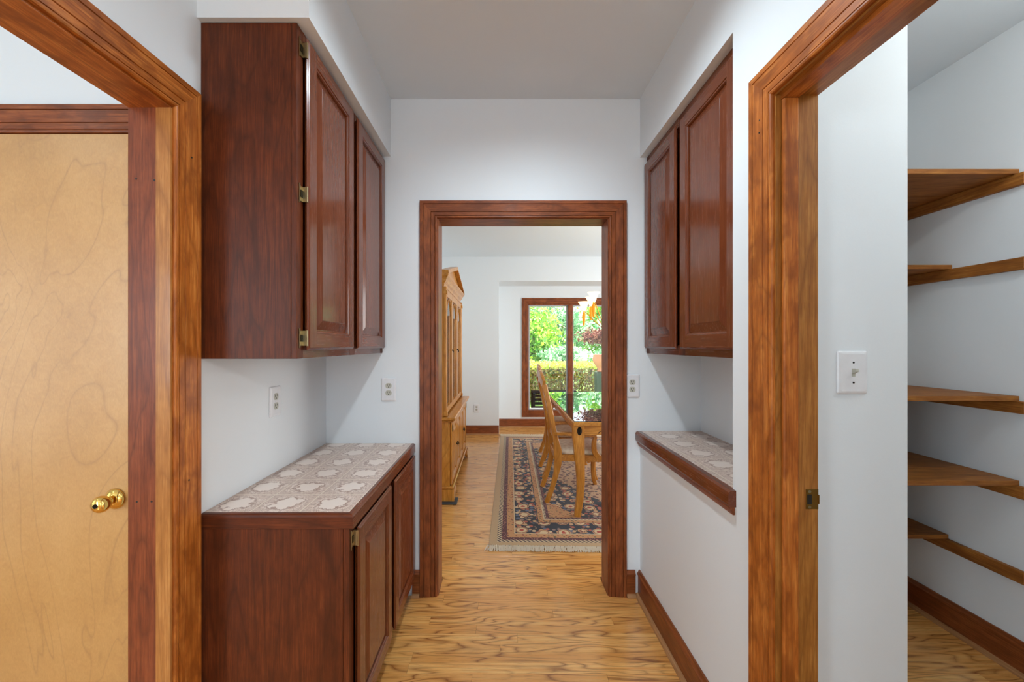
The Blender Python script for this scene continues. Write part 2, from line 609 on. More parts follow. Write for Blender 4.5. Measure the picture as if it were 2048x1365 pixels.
def casing(root, a0, a1, z1, fn, kind, zlo=0.0, bottom=False, axis_head='x', prof=CAS):
    """fn(a, z, h) -> xyz;  a0..a1 opening, z1 head height"""
    n = len(prof)

    def piece(name, ringA, ringB, mat):
        vs = [fn(*p) for p in ringA] + [fn(*p) for p in ringB]
        fs = [(i, (i + 1) % n, (i + 1) % n + n, i + n) for i in range(n)] + [tuple(range(n))[::-1], tuple(range(n, 2 * n))]
        b = B()
        b.add(vs, fs)
        return b.make(name, mat, root)
    mz, mh = wood(kind, 'z'), wood(kind, axis_head)
    if bottom:
        lo0 = [(a0 - o, zlo - o, h) for o, h in prof]
        lo1 = [(a1 + o, zlo - o, h) for o, h in prof]
        piece('casing', lo0, lo1, mh)
    else:
        lo0 = [(a0 - o, zlo, h) for o, h in prof]
        lo1 = [(a1 + o, zlo, h) for o, h in prof]
    hi0 = [(a0 - o, z1 + o, h) for o, h in prof]
    hi1 = [(a1 + o, z1 + o, h) for o, h in prof]
    piece('casing', lo0, hi0, mz)
    piece('casing', lo1, hi1, mz)
    piece('casing', hi0, hi1, mh)


def nail(root, pts, axis='y', r=.0028):
    for p in pts:
        b = B()
        b.lathe([(r, -.0006), (r, .0009)], p, axis, 8)
        b.make('nail_hole', M['black'], root)


# doorway to the dining room
d1 = thing('trim_1', (0, Y1, 0), 'reddish brown wooden casing and jamb of the doorway to the dining room', 'doorway', kind='structure')
casing(d1, -.346, .5785, 2.034, lambda a, z, h: (a, -h, z), 'trimred')
B().box(-.36, -.34, -.002, .130, 0, 2.030).make('jamb', wood('trimred', 'z'), d1)
B().box(.5725, .5925, -.002, .130, 0, 2.030).make('jamb', wood('trimred', 'z'), d1)
B().box(-.36, .5925, -.002, .130, 2.030, 2.056).make('head_jamb', wood('trimred', 'x'), d1)
casing(d1, -.346, .5785, 2.034, lambda a, z, h: (a, .128 + h, z), 'trimred')

# left cased opening
d2 = thing('trim_2', (XL, 0, 0), 'orange brown wooden casing and jamb of the left hall opening', 'doorway', kind='structure')
casing(d2, .234, 1.146, 2.036, lambda a, z, h: (h, a, z), 'trim', axis_head='y')
b = B().box(-.119, -.040, 1.140, 1.165, 0, 2.030)
b.make('jamb', wood('jambred', 'z'), d2)
B().box(-.040, .002, 1.1395, 1.165, 0, 2.030).make('jamb_edge', wood('jamblight', 'z'), d2)
B().box(-.119, .002, .22, .24, 0, 2.030).make('jamb', wood('jambred', 'z'), d2)
B().box(-.119, .002, .22, 1.165, 2.030, 2.055).make('head_jamb', wood('trim', 'y'), d2)
nail(d2, [(-.096, 1.1398, 1.826), (-.044, 1.1398, 1.822), (-.094, 1.1398, .905), (-.052, 1.1398, .906)])
nail(d2, [(.0158, 1.20, 1.915), (.0158, 1.19, .95)], 'x', .0024)

# pantry door frame
d3 = thing('trim_3', (XR, 0, 0), 'golden brown wooden casing and jamb of the pantry doorway', 'doorway', kind='structure')
casing(d3, .314, 1.090, 2.036, lambda a, z, h: (-h, a, z), 'trim', axis_head='y')
B().box(-.002, .112, 1.085, 1.105, 0, 2.030).make('jamb', wood('jambgold', 'z'), d3)
B().cbox(.011, .052, 1.072, 1.085, 0, 2.018, .003).make('door_stop', wood('trim', 'z'), d3)
B().box(-.002, .112, .30, .32, 0, 2.030).make('jamb', wood('trim', 'z'), d3)
B().box(.011, .052, .32, .332, 0, 2.018).make('door_stop', wood('trim', 'z'), d3)
B().box(-.002, .112, .30, 1.105, 2.030, 2.055).make('head_jamb', wood('jambgold', 'y'), d3)
B().box(.011, .052, .32, 1.085, 2.018, 2.030).make('head_stop', wood('trim', 'y'), d3)
nail(d3, [(.0145 - .03, 1.135, 1.955), (-.0145, 1.135, 1.99), (-.0145, 1.14, 1.62)], 'x', .0024)
sp = B()
zs = .934
sp.box(.079, .112, 1.0838, 1.0852, zs - .027, zs + .027)
sp.box(.1105, .1135, 1.0815, 1.0845, zs - .012, zs + .012)
so = sp.make('strike_plate', plain('tarnished_brass', srgb(150, 112, 52), .3, 1.0), d3)
B().box(.082, .094, 1.0830, 1.0842, zs - .013, zs + .013).make('latch_hole', M['black'], so)
for dz in (-.021, .021):
    B().lathe([(.0042, 1.0826), (.0032, 1.0842)], (.088, 0, zs + dz), 'y', 10).make('screw', M['oldbrass'], so)

# ------------------------------------------------------------------ baseboards
def baseboard(name, p0, p1, nrm, label, h=.14, shoe=True):
    """straight run from p0 to p1 (xy), outward normal nrm"""
    p0, p1, nrm = Vector(p0), Vector(p1), Vector(nrm)
    ax = 'x' if abs(p1.x - p0.x) > abs(p1.y - p0.y) else 'y'

    def fn(s, t, w):
        q = p0.lerp(p1, w) + nrm * s
        return (q.x, q.y, t)
    o = B().prism([(0, 0), (.0125, 0), (.0125, h - .024), (0, h - .024)], fn, 0, 1).make(name, wood('base', ax))
    tag(o, label, 'baseboard', None, 'structure')
    B().prism([(0, h - .024), (.0165, h - .024), (.0165, h - .018), (.012, h - .012), (.009, h - .006), (.007, h), (0, h)], fn, 0, 1).make('cap_moulding', wood('base', ax), o)
    if shoe:
        B().prism([(.0125, 0), (.028, 0), (.0275, .006), (.0245, .012), (.019, .0165), (.0125, .018)], fn, 0, 1).make('shoe_moulding', wood('shoe', ax), o)
    return o


baseboard('baseboard_right', (XR, Y1), (XR, 1.1825), (-1, 0), 'brown baseboard along the right passage wall below the counter')
baseboard('baseboard_back_right', (.671, Y1), (XR - .028, Y1), (0, -1), 'short brown baseboard right of the dining doorway')
baseboard('baseboard_back_left', (-.4790, Y1), (-.4385, Y1), (0, -1), 'short brown baseboard between base cabinet and dining doorway')
baseboard('baseboard_pantry', (PXR, Y1), (PXR, YK), (-1, 0), 'dark brown baseboard along the pantry wall')
baseboard('baseboard_pantry_back', (1.218, Y1), (PXR - .028, Y1), (0, -1), 'dark brown baseboard on the back wall of the pantry')
baseboard('baseboard_dining_left', (DXL, DY), (-.04, DY), (0, -1), 'brown baseboard on the dining wall left of the alcove', shoe=True)
baseboard('baseboard_dining_side', (DXL, Y1b + .02), (DXL, DY), (1, 0), 'brown baseboard behind the china cabinet')
baseboard('baseboard_alcove', (-.04, AY), (2.30, AY), (0, -1), 'brown baseboard under the alcove window')

# ------------------------------------------------------------------ hall door (fronto-parallel)
dr = thing('door_4', (-1.63, 1.32, 0), 'flush light birch door with a brass knob in the left hall', 'door', kind='structure')
b = B()
b.cbox(-.412, .412, -.014, .022, .012, 2.042, .002)
b.make('door_leaf', M['birch'], dr)
B().box(-.425, .425, -.002, .098, 2.0435, 2.0595).make('head_jamb', wood('trimred', 'x'), dr)
B().box(-.425, -.4135, -.002, .098, .001, 2.0435).make('jamb', wood('trimred', 'z'), dr)
B().box(.4135, .425, -.002, .098, .001, 2.0435).make('jamb', wood('trimred', 'z'), dr)
B().box(-.4134, .4134, .030, .045, .001, 2.0434).make('door_stop', wood('trimred', 'z'), dr)
casing(dr, -.42, .42, 2.046, lambda a, z, h: (a, -h - .001, z), 'trimred')
kx, kz = .371, .851
kb = B(); kb.smooth = True
kb.lathe([(.0, -.016), (.033, -.016), (.0335, -.019), (.030, -.024), (.022, -.030), (.013, -.034)], (kx, 0, kz), 'y', 32)
rose = kb.make('rosette', M['brass'], dr)
for dz, dx in ((.022, -.002), (-.020, .006)):
    B().lathe([(.0028, -.028), (.0028, -.0268)], (kx + dx, 0, kz + dz), 'y', 10).make('screw', M['black'], rose)
kb = B(); kb.smooth = True
kb.lathe([(.011, -.030), (.0115, -.033), (.009, -.035), (.0088, -.040), (.012, -.043), (.019, -.046), (.0245, -.053), (.0264, -.061), (.025, -.070), (.020, -.077), (.012, -.080), (.0, -.0805)], (kx, 0, kz), 'y', 32)
knob = kb.make('knob', M['brass'], dr)
B().lathe([(.007, -.079), (.007, -.0825), (.0, -.0825)], (kx, 0, kz), 'y', 14).make('lock_button', M['darkmetal'], knob)


# ------------------------------------------------------------------ raised panel cabinet door
def panel_door(name, root, fn, w, h, t=.019, kind='door', ax='y', st=.056):
    """fn(u, v, n) -> local xyz; u width, v height, n outward"""
    def loop(i, n):
        return [fn(i, i, n), fn(w - i, i, n), fn(w - i, h - i, n), fn(i, h - i, n)]

    def ring(b, A, Bq, mats=(0, 1, 0, 1)):
        for j in range(4):
            b.cur = 1 if j in (0, 2) else 0
            b.add([A[j], A[(j + 1) % 4], Bq[(j + 1) % 4], Bq[j]], [(0, 1, 2, 3)])
    b = B()
    b.cur = 0
    b.add(loop(.013, 0), [(3, 2, 1, 0)])
    e = [(.013, 0), (.011, .004), (0, t - .007), (.003, t - .005), (.004, t - .003), (.007, t - .001), (.009, t)]
    for p, q in zip(e[:-1], e[1:]):
        ring(b, loop(*p), loop(*q))
    a = .009
    b.cur = 0
    for u0, u1 in ((a, st), (w - st, w - a)):
        b.add([fn(u0, a, t), fn(u1, a, t), fn(u1, h - a, t), fn(u0, h - a, t)], [(0, 1, 2, 3)])
    b.cur = 1
    for v0, v1 in ((a, st), (h - st, h - a)):
        b.add([fn(st, v0, t), fn(w - st, v0, t), fn(w - st, v1, t), fn(st, v1, t)], [(0, 1, 2, 3)])
    e = [(st, t), (st + .002, t - .003), (st + .006, t - .004), (st + .009, t - .008), (st + .010, t - .012)]
    for p, q in zip(e[:-1], e[1:]):
        ring(b, loop(*p), loop(*q))
    o = b.make(name, [wood(kind, 'z'), wood(kind, ax)], root)
    b = B()
    e = [(st + .008, t - .0125), (st + .014, t - .0120), (st + .044, t - .0020), (st + .046, t - .0008)]
    for p, q in zip(e[:-1], e[1:]):
        A, Q = loop(*p), loop(*q)
        for j in range(4):
            b.add([A[j], A[(j + 1) % 4], Q[(j + 1) % 4], Q[j]], [(0, 1, 2, 3)])
    b.add(loop(*e[-1]), [(0, 1, 2, 3)])
    b.make('raised_panel', wood(kind, 'z'), o)
    return o


def hinge(door, fn, v, s=1):
    """on the door's near edge: fn(u, v, n)"""
    def bx(b, u0, u1, v0, v1, n0, n1):
        vs = [fn(u, vv, n) for n in (n0, n1) for vv in (v0, v1) for u in (u0, u1)]
        b.add(vs, [(0, 2, 3, 1), (4, 5, 7, 6), (0, 1, 5, 4), (2, 6, 7, 3), (0, 4, 6, 2), (1, 3, 7, 5)])
    b = B()
    bx(b, -.024, -.002, v - .024, v + .024, .0004, .0020)
    bx(b, -.026, -.0235, v - .031, v + .031, .0004, .0034)
    bx(b, -.007, -.0006, v - .024, v + .024, .0004, .014)
    pts = [fn(-.004, v - .025, .016), fn(-.004, v + .025, .016)]
    b.sweep(pts, (.0034, .0034), (1, 0, 0), 10)
    o = b.make('hinge', M['oldbrass'], door)
    c = B()
    bx(c, -.019, -.0075, v - .011, v + .011, .0019, .0034)
    bx(c, -.0068, -.0050, v - .012, v + .012, .0019, .0146)
    c.make('hinge_spring', M['darkmetal'], o)
    return o


# ------------------------------------------------------------------ left wall cabinet
def upper_cabinet(x_wall, x_frame, y0, y1, z0, z1, sgn, label, end_panel):
    """sgn +1: faces +X"""
    t = thing('wall_cabinet', (x_wall, y0, z0), label, 'cabinet', 'dark cherry wall cabinets of the passage')
    dpt = abs(x_frame - x_wall)
    L, H = y1 - y0, z1 - z0
    X = lambda d: sgn * d
    b = B()
    b.box(X(.001), X(dpt - .019), .001, L - .001, .012, H - .001)
    b.make('carcass', wood('cab', 'z'), t)
    if end_panel:
        b = B()
        b.cbox(X(.001), X(dpt - .0195), -.006, .0008, 0, H - .001, .001)
        b.make('end_panel', wood('cab', 'z'), t)
    # face frame
    fw = .04
    e0 = -.006 if end_panel else 0
    for a0, a1 in ((e0, fw - .008), (L - fw, L - .001), (L / 2 - .03 + .01, L / 2 + .04)):
        b = B().cbox(X(dpt - .019), X(dpt), a0, a1, 0, H - .001, .0012)
        b.make('frame_stile', wood('cab', 'z'), t)
    for v0, v1 in ((0, .045), (H - .045, H - .001)):
        b = B()
        for a0, a1 in ((fw - .008, L / 2 - .02), (L / 2 + .04, L - fw)):
            b.box(X(dpt - .0185), X(dpt - .0003), a0, a1, v0 + .0005, v1)
        b.make('frame_rail', wood('door', 'y'), t)
    return t, dpt, L, H, X


uc, dpt, L, H, X = upper_cabinet(XL, -.642, 1.262, Y1, 1.309, 2.366, 1,
                                 'dark cherry wall cabinet on the left above the patterned counter', True)
fnA = lambda u, v, n: (dpt + n + .0005, .030 + u, .026 + v)
da = panel_door('door', uc, fnA, .402, 1.010, kind='door')
for hz in (1.374, 1.836, 2.300):
    hinge(da, fnA, hz - 1.309 - .026)
fnB = lambda u, v, n: (dpt + n + .0005, .478 + u, .026 + v)
db = panel_door('door', uc, fnB, .405, 1.010, kind='door')

uc2, dpt2, L2, H2, X2 = upper_cabinet(1.0745, .783, 1.2915, Y1 - .001, 1.307, 2.3615, -1,
                                      'dark cherry wall cabinet recessed in the right wall niche', False)
fnC = lambda u, v, n: (-(dpt2 + n + .0005), .010 + u, .028 + v)
panel_door('door', uc2, fnC, .418, .985, kind='door')
fnD = lambda u, v, n: (-(dpt2 + n + .0005), .470 + u, .028 + v)
panel_door('door', uc2, fnD, .385, .985, kind='door')

# ------------------------------------------------------------------ left base cabinet
bc = thing('base_cabinet', (XL, 1.262, 0), 'dark cherry base cabinet on the left under the patterned counter', 'cabinet')
bd = .467
bl = Y1 - 1.262 - .001
B().box(.001, bd - .019, .001, bl, .10, .774).make('carcass', wood('cab', 'z'), bc)
B().cbox(.001, bd - .0195, -.006, .0008, .0005, .774, .001).make('end_panel', wood('cab', 'z'), bc)
B().box(.01, bd - .07, .001, bl, .0005, .0995).make('toe_kick', M['black'], bc)
for a0, a1 in ((-.006, .030), (.40, .475), (bl - .035, bl)):
    B().cbox(bd - .019, bd, a0, a1, .10, .774, .001).make('frame_stile', wood('cab', 'z'), bc)
for v0, v1 in ((.10, .14), (.735, .774)):
    b = B()
    for a0, a1 in ((.030, .40), (.475, bl - .035)):
        b.box(bd - .0185, bd - .0003, a0, a1, v0, v1)
    b.make('frame_rail', wood('door', 'y'), bc)
fnE = lambda u, v, n: (bd + n + .0005, .030 + u, .112 + v)
de = panel_door('door', bc, fnE, .388, .652, kind='door')
hinge(de, fnE, .732 - .112)
hinge(de, fnE, .05)
fnF = lambda u, v, n: (bd + n + .0005, .470 + u, .112 + v)
panel_door('door', bc, fnF, .405, .652, kind='door')

# left countertop
ct = thing('countertop', (XL, 1.250, .776), 'patterned laminate countertop with cherry edge on the left base cabinet', 'countertop')
cl = Y1 - 1.250
B().box(.001, .462, .019, cl - .001, 0, .0455).make('laminate_top', mat_laminate(-.013, .010), ct)
EDG = [(0, 0), (.0185, 0), (.0185, .037), (.016, .0425), (.011, .0455), (0, .0455)]
# mitred edge: front run (x) and near end run (y)
n = len(EDG)
b = B()
ra = [(.462 + s, .019 - s, z) for s, z in EDG]
rb = [(.462 + s, cl - .001, z) for s, z in EDG]
b.loft([ra, rb])
b.make('edge_band', wood('door', 'y'), ct)
b = B()
rc = [(.001, .019 - s, z) for s, z in EDG]
b.loft([rc, ra])
b.make('edge_band', wood('cab', 'x'), ct)

# right ledge counter in the niche
rl = thing('ledge_counter', (XR, 1.2915, .838), 'narrow patterned laminate counter with cherry nosing in the right niche', 'countertop')
ll = Y1 - 1.2915
B().box(.005, .3275, 0, ll - .001, .0005, .050).make('laminate_top', mat_laminate(.03, .03), rl)
NOS = [(.0045, -.003), (-.022, -.003), (-.0255, .006), (-.0255, .034), (-.023, .044), (-.016, .050), (.0045, .050)]
b = B().prism(NOS, lambda s, t, w: (s, w, t), -.0195, ll - .001)
b.make('nosing', wood('door', 'y'), rl)
SUB = [(-.001, -.030), (-.007, -.030), (-.012, -.020), (-.016, -.010), (-.016, -.0035), (-.001, -.0035)]
b = B().prism(SUB, lambda s, t, w: (s, w, t), -.0135, ll - .001)
b.make('cove_moulding', wood('trimred', 'y'), rl)

# ------------------------------------------------------------------ outlets, switch
def outlet(name, loc, rz, label, w=.079, h=.124):
    """local plane: x right, z up, -y outward"""
    t = thing(name, loc, label, 'outlet', 'white duplex wall outlets', rz)
    b = B(); b.smooth = False
    rings = []
    for i, d in ((0, -.0005), (0, -.003), (.003, -.0058), (.007, -.0068)):
        x, z = w / 2 - i, h / 2 - i
        r_ = .004
        ring = []
        for cx, cz, a0 in ((x - r_, z - r_, 0), (-x + r_, z - r_, 90), (-x + r_, -z + r_, 180), (x - r_, -z + r_, 270)):
            for k in range(3):
                a = math.radians(a0 + k * 45)
                ring.append((cx + r_ * math.cos(a), d, cz + r_ * math.sin(a)))
        rings.append(ring)
    b.loft(rings)
    b.make('cover_plate', M['plate'], t)
    for cz in (.0195, -.0195):
        rb = B()
        prof = [(.0170 * math.cos(a), max(-.0142, min(.0142, .0170 * math.sin(a)))) for a in [2 * PI * k / 24 for k in range(24)]]
        rb.prism(prof, lambda s, q, wd: (s, wd, cz + q), -.0074, -.0060)
        ro = rb.make('receptacle', M['recept'], t)
        sb = B()
        sb.box(-.0075, -.0053, -.0078, -.0070, cz - .001, cz + .0085)
        sb.box(.0053, .0073, -.0078, -.0070, cz + .001, cz + .0080)
        sb.lathe([(.0026, -.0078), (.0026, -.0070)], (0, 0, cz - .007), 'y', 10)
        sb.make('slots', M['black'], ro)
    B().lathe([(.0028, -.0076), (.0022, -.0062)], (0, 0, 0), 'y', 10).make('screw', M['plate'], t)
    return t


outlet('wall_outlet', (XL, 1.665, 1.118), -PI / 2 + PI, 'white outlet on the left side wall under the wall cabinet')
outlet('wall_outlet', (-.607, Y1, 1.113), 0, 'white outlet on the end wall left of the dining doorway')
outlet('wall_outlet', (.7030, Y1, 1.132), 0, 'white outlet on the end wall right of the dining doorway')
outlet('wall_outlet', (-.376, DY, .397), 0, 'small white outlet low on the far dining room wall')

sw = thing('light_switch', (1.0485, 1.20, 1.270), 'white toggle light switch on the narrow pantry wall', 'switch')
b = B()
rings = []
for i, d in ((0, -.0005), (0, -.0035), (.003, -.0065), (.0085, -.0085)):
    x, z = .045 - i, .0645 - i
    r_ = .006
    ring = []
    for cx, cz, a0 in ((x - r_, z - r_, 0), (-x + r_, z - r_, 90), (-x + r_, -z + r_, 180), (x - r_, -z + r_, 270)):
        for k in range(4):
            a = math.radians(a0 + k * 30)
            ring.append((cx + r_ * math.cos(a), d, cz + r_ * math.sin(a)))
    rings.append(ring)
b.loft(rings)
b.make('cover_plate', M['plate'], sw)
B().box(-.0055, .0055, -.0088, -.0080, -.012, .012).make('toggle_slot', M['recept'], sw)
b = B()
b.loft([[(-.0045, -.0085, -.004), (.0045, -.0085, -.004), (.0045, -.0085, .009), (-.0045, -.0085, .009)],
        [(-.0036, -.023, .004), (.0036, -.023, .004), (.0036, -.021, .012), (-.0036, -.021, .012)]])
b.make('toggle', M['recept'], sw)
for dz in (.030, -.030):
    B().lathe([(.0030, -.0095), (.0026, -.0083)], (0, 0, dz), 'y', 12).make('screw', M['darkmetal'], sw)

# ------------------------------------------------------------------ pantry shelves
def shelf(y0, ztop, label, boards, th=.020, cleat=True):
    t = thing('pantry_shelf', (1.220, y0, ztop), label, 'shelf', 'wooden pantry shelves')
    w = PXR - .006 - 1.220
    dp = Y1 - .002 - y0
    ys = [0] + [dp * k / boards for k in range(1, boards)] + [dp]
    for k in range(boards):
        b = B().cbox(0, w, ys[k] + (.0008 if k else 0), ys[k + 1] - .0008, -th, 0, .0012)
        b.make('board', wood('shelf', 'x'), t)
    B().cbox(w + .005 - .020, w + .005, -(y0 - 1.615), dp, -th - .0505, -th - .0005, .0015).make('cleat', wood('shelf', 'y'), t)
    B().cbox(.001, .020, -(y0 - 1.615), dp, -th - .0505, -th - .0005, .0015).make('cleat', wood('shelf', 'y'), t)
    return t


shelf(1.640, 2.075, 'topmost wooden pantry shelf seen from below', 2)
shelf(1.885, 1.730, 'narrow wooden pantry shelf second from the top, stopping short on its cleat', 2)
shelf(1.640, 1.142, 'wooden pantry shelf just above the middle, third from the top', 3)
shelf(1.640, .795, 'deep wooden pantry shelf fourth from the top', 3)
shelf(1.900, .450, 'narrow dark wooden pantry shelf lowest above the floor', 2)

# ------------------------------------------------------------------ dining window
def mat_glass(name, tint=(1, 1, 1, 1)):
    g = G(name)
    t = g.n('ShaderNodeBsdfTransparent', {0: tint})
    gl = g.n('ShaderNodeBsdfGlossy', {'Color': (1, 1, 1, 1), 'Roughness': .0})
    fr = g.n('ShaderNodeFresnel', {'IOR': 1.5})
    m = g.n('ShaderNodeMixShader', {0: fr, 1: t, 2: gl})
    g.t.links.new(m, g.out.inputs[0])
    return g.m


M['glass'] = mat_glass('window_glass')
M['sash'] = plain('grey_weatherstrip', srgb(196, 196, 200), .5)
wn = thing('window_1', (0, AY, 0), 'tall brown wooden twin casement window in the dining alcove', 'window', kind='structure')
casing(wn, wx0, wx1, wz1, lambda a, z, h: (a, -h, z), 'trimred', zlo=wz0, bottom=True)
def frame_ring(name, x0, x1, z0, z1, wd, y0, y1, mat, root):
    b = B()
    b.box(x0, x0 + wd, y0, y1, z0, z1)
    b.box(x1 - wd, x1, y0, y1, z0, z1)
    b.box(x0 + wd, x1 - wd, y0, y1, z1 - wd, z1)
    b.box(x0 + wd, x1 - wd, y0, y1, z0, z0 + wd)
    return b.make(name, mat, root)
frame_ring('window_frame', wx0, wx1, wz0, wz1, .018, .0, .119, wood('trimred', 'z'), wn)
xm0, xm1 = 1.092, 1.168
B().cbox(xm0, xm1, -.012, .10, wz0 + .018, wz1 - .018, .004).make('mullion', wood('trimred', 'z'), wn)
for sx0, sx1 in ((wx0 + .018, xm0), (xm1, wx1 - .018)):
    sh = frame_ring('sash', sx0, sx1, wz0 + .018, wz1 - .018, .022, .045, .085, M['sash'], wn)
    B().box(sx0 + .022, sx1 - .022, .062, .066, wz0 + .040, wz1 - .040).make('pane', M['glass'], sh)
B().cbox(wx0, wx1, .0865, .20, wz0 - .02, wz0 + .0175, .003).make('outer_sill', M['sash'], wn)
B().cbox(xm0 - .020, xm0 - .012, .030, .0445, 1.42, 1.50, .002).make('latch', M['oldbrass'], wn)

# ------------------------------------------------------------------ rug
def mat_rug(hw, hl):
    g = G('persian_rug')
    x, y, z = g.sep(g.coord())
    dx = g.math('SUBTRACT', hw, g.math('ABSOLUTE', x))
    dy = g.math('SUBTRACT', hl, g.math('ABSOLUTE', y))
    d = g.math('MINIMUM', dx, dy)
    tan, cream, maroon = srgb(200, 164, 122), srgb(216, 190, 152), srgb(92, 34, 40)
    orange, navy, rust = srgb(206, 146, 92), srgb(26, 28, 44), srgb(150, 66, 42)
    C = g.coord()
    # floral sprinkles
    v1 = g.voro(C, 26, 0)
    c1 = g.voro(C, 26, 1)
    flower = g.ramp(v1, [(0, (1, 1, 1)), (.38, (1, 1, 1)), (.50, (0, 0, 0))])
    fcol = g.ramp(g.sep(c1)[0], [(0, srgb(214, 168, 120)), (.22, srgb(190, 96, 70)), (.42, srgb(150, 120, 110)), (.6, srgb(222, 190, 150)), (.75, srgb(96, 104, 130)), (.88, srgb(176, 84, 60)), (1, srgb(110, 110, 80))], 'CONSTANT')
    v2 = g.voro(C, 7.0, 0, rnd=.35)
    ang = g.noise(C, 60, 1)
    big = g.math('ADD', v2, g.math('MULTIPLY_ADD', ang, .16, -.08))
    rosette = g.ramp(big, [(0, srgb(188, 70, 48)), (.10, srgb(188, 70, 48)), (.12, srgb(226, 196, 150)), (.24, srgb(226, 180, 130)), (.26, srgb(120, 60, 50)), (.30, srgb(214, 160, 110)), (.34, navy)], 'CONSTANT')
    rmask = g.math('LESS_THAN', big, .34)
    floral = g.mix(flower, navy, fcol)
    floral = g.mix(rmask, floral, rosette)
    # small border florals
    v3 = g.voro(C, 44, 0)
    sm = g.math('LESS_THAN', v3, .34)
    obord = g.mix(sm, orange, g.mix(g.math('GREATER_THAN', g.sep(g.voro(C, 44, 1))[1], .5), rust, srgb(110, 96, 60)))
    mbord = g.mix(g.math('LESS_THAN', g.voro(C, 70, 0), .3), maroon, srgb(190, 130, 110))
    par = g.math('ADD', x, y)
    dash = g.math('GREATER_THAN', g.math('FRACT', g.math('MULTIPLY', par, 34)), .45)
    dashc = g.mix(dash, srgb(70, 44, 44), cream)
    # centre field: navy with a cream medallion, orange corners
    ex = g.math('DIVIDE', x, hw - .44)
    ey = g.math('DIVIDE', y, hl - .44)
    rr = g.math('SQRT', g.math('ADD', g.math('MULTIPLY', ex, ex), g.math('MULTIPLY', ey, ey)))
    rr = g.math('ADD', rr, g.math('MULTIPLY_ADD', g.noise(C, 5, 2), .24, -.12))
    medal = g.mix(g.math('LESS_THAN', v1, .42), srgb(206, 164, 124), g.mix(g.math('GREATER_THAN', g.sep(c1)[2], .5), srgb(120, 70, 56), srgb(70, 60, 66)))
    field = g.mix(g.math('LESS_THAN', rr, .78), floral, medal)
    field = g.mix(g.math('GREATER_THAN', rr, 1.20), field, obord)
    def step(v):
        return g.math('GREATER_THAN', d, v)
    c = tan
    for v, col in ((.052, dashc), (.085, mbord), (.120, obord), (.172, cream), (.180, floral), (.352, navy), (.358, obord), (.400, cream), (.408, dashc), (.422, mbord), (.446, field)):
        c = g.mix(step(v), c, col)
    n = g.noise(C, 320, 2)
    c = g.mix(g.math('MULTIPLY', n, .35), c, (0.02, .02, .02, 1))
    g.set(color=c, rough=.9, sheen=.25, spec=.1)
    g.bump(n, .3, .003)
    return g.m


HW, HL = 1.21, 1.62
rug = thing('area_rug', (1.16, 4.265, 0), 'fringed Persian style rug under the dining table', 'rug', rz=math.radians(-1.25))
B().cbox(-HW, HW, -HL, HL, .001, .011, .003).make('rug_body', mat_rug(HW, HL), rug)
M['fringe'] = plain('rug_fringe', srgb(224, 206, 180), .9)
for s in (-1, 1):
    b = B()
    rr = random.Random(5)
    for k in range(1500):
        x = -HW + 2 * HW * (k + rr.random()) / 1500
        l = .036 + .024 * rr.random()
        dxx = rr.uniform(-.030, .030)
        z1 = .012 + .010 * rr.random()
        w_ = .0030
        b.add([(x - w_, s * (HL - .004), .011), (x + w_, s * (HL - .004), .011), (x + dxx * .5 + w_, s * (HL + l * .5), z1 + .006), (x + dxx * .5 - w_, s * (HL + l * .5), z1 + .006),
               (x + dxx - w_ * .6, s * (HL + l), .003), (x + dxx + w_ * .6, s * (HL + l), .003)], [(0, 1, 2, 3), (3, 2, 5, 4)])
    tag(b.make('fringe', M['fringe'], rug), kind='stuff')

# ------------------------------------------------------------------ dining table
TX0, TX1, TY0, TY1 = .555, 1.705, 3.09, 5.06
tb = thing('dining_table', (TX0, TY0, .011), 'golden wood dining table with sabre legs standing on the rug', 'table')
TZ = .742
tw, tl = TX1 - TX0, TY1 - TY0
B().cbox(0, tw, 0, tl, TZ - .030, TZ, .004).make('tabletop', wood('golden', 'y'), tb)
B().box(.035, tw - .035, .030, .050, TZ - .105, TZ - .0305).make('apron', wood('golden', 'x'), tb)
B().box(.035, tw - .035, tl - .050, tl - .030, TZ - .105, TZ - .0305).make('apron', wood('golden', 'x'), tb)
B().box(tw - .050, tw - .030, .052, tl - .052, TZ - .095, TZ - .0305).make('apron', wood('golden', 'y'), tb)
apo = B().box(.030, .050, .052, tl - .052, TZ - .095, TZ - .0305).make('apron', wood('golden', 'y'), tb)
b = B()
for k in range(46):
    yk = .12 + k * (tl - .24) / 45
    b.cbox(.0265, .0302, yk - .010, yk + .010, TZ - .060, TZ - .034, .002)
tag(b.make('dentils', wood('golden', 'z'), apo), kind='stuff')
for k in range(3):
    cx = .30 + k * .28
    b = B()
    b.sweep([(cx + .10 * math.cos(a), .0285, TZ - .094 + .032 * math.sin(a)) for a in [PI * j / 12 for j in range(13)]], (.0016, .003), (0, 1, 0), 6)
    b.make('carved_arch', wood('cab', 'x'), tb)
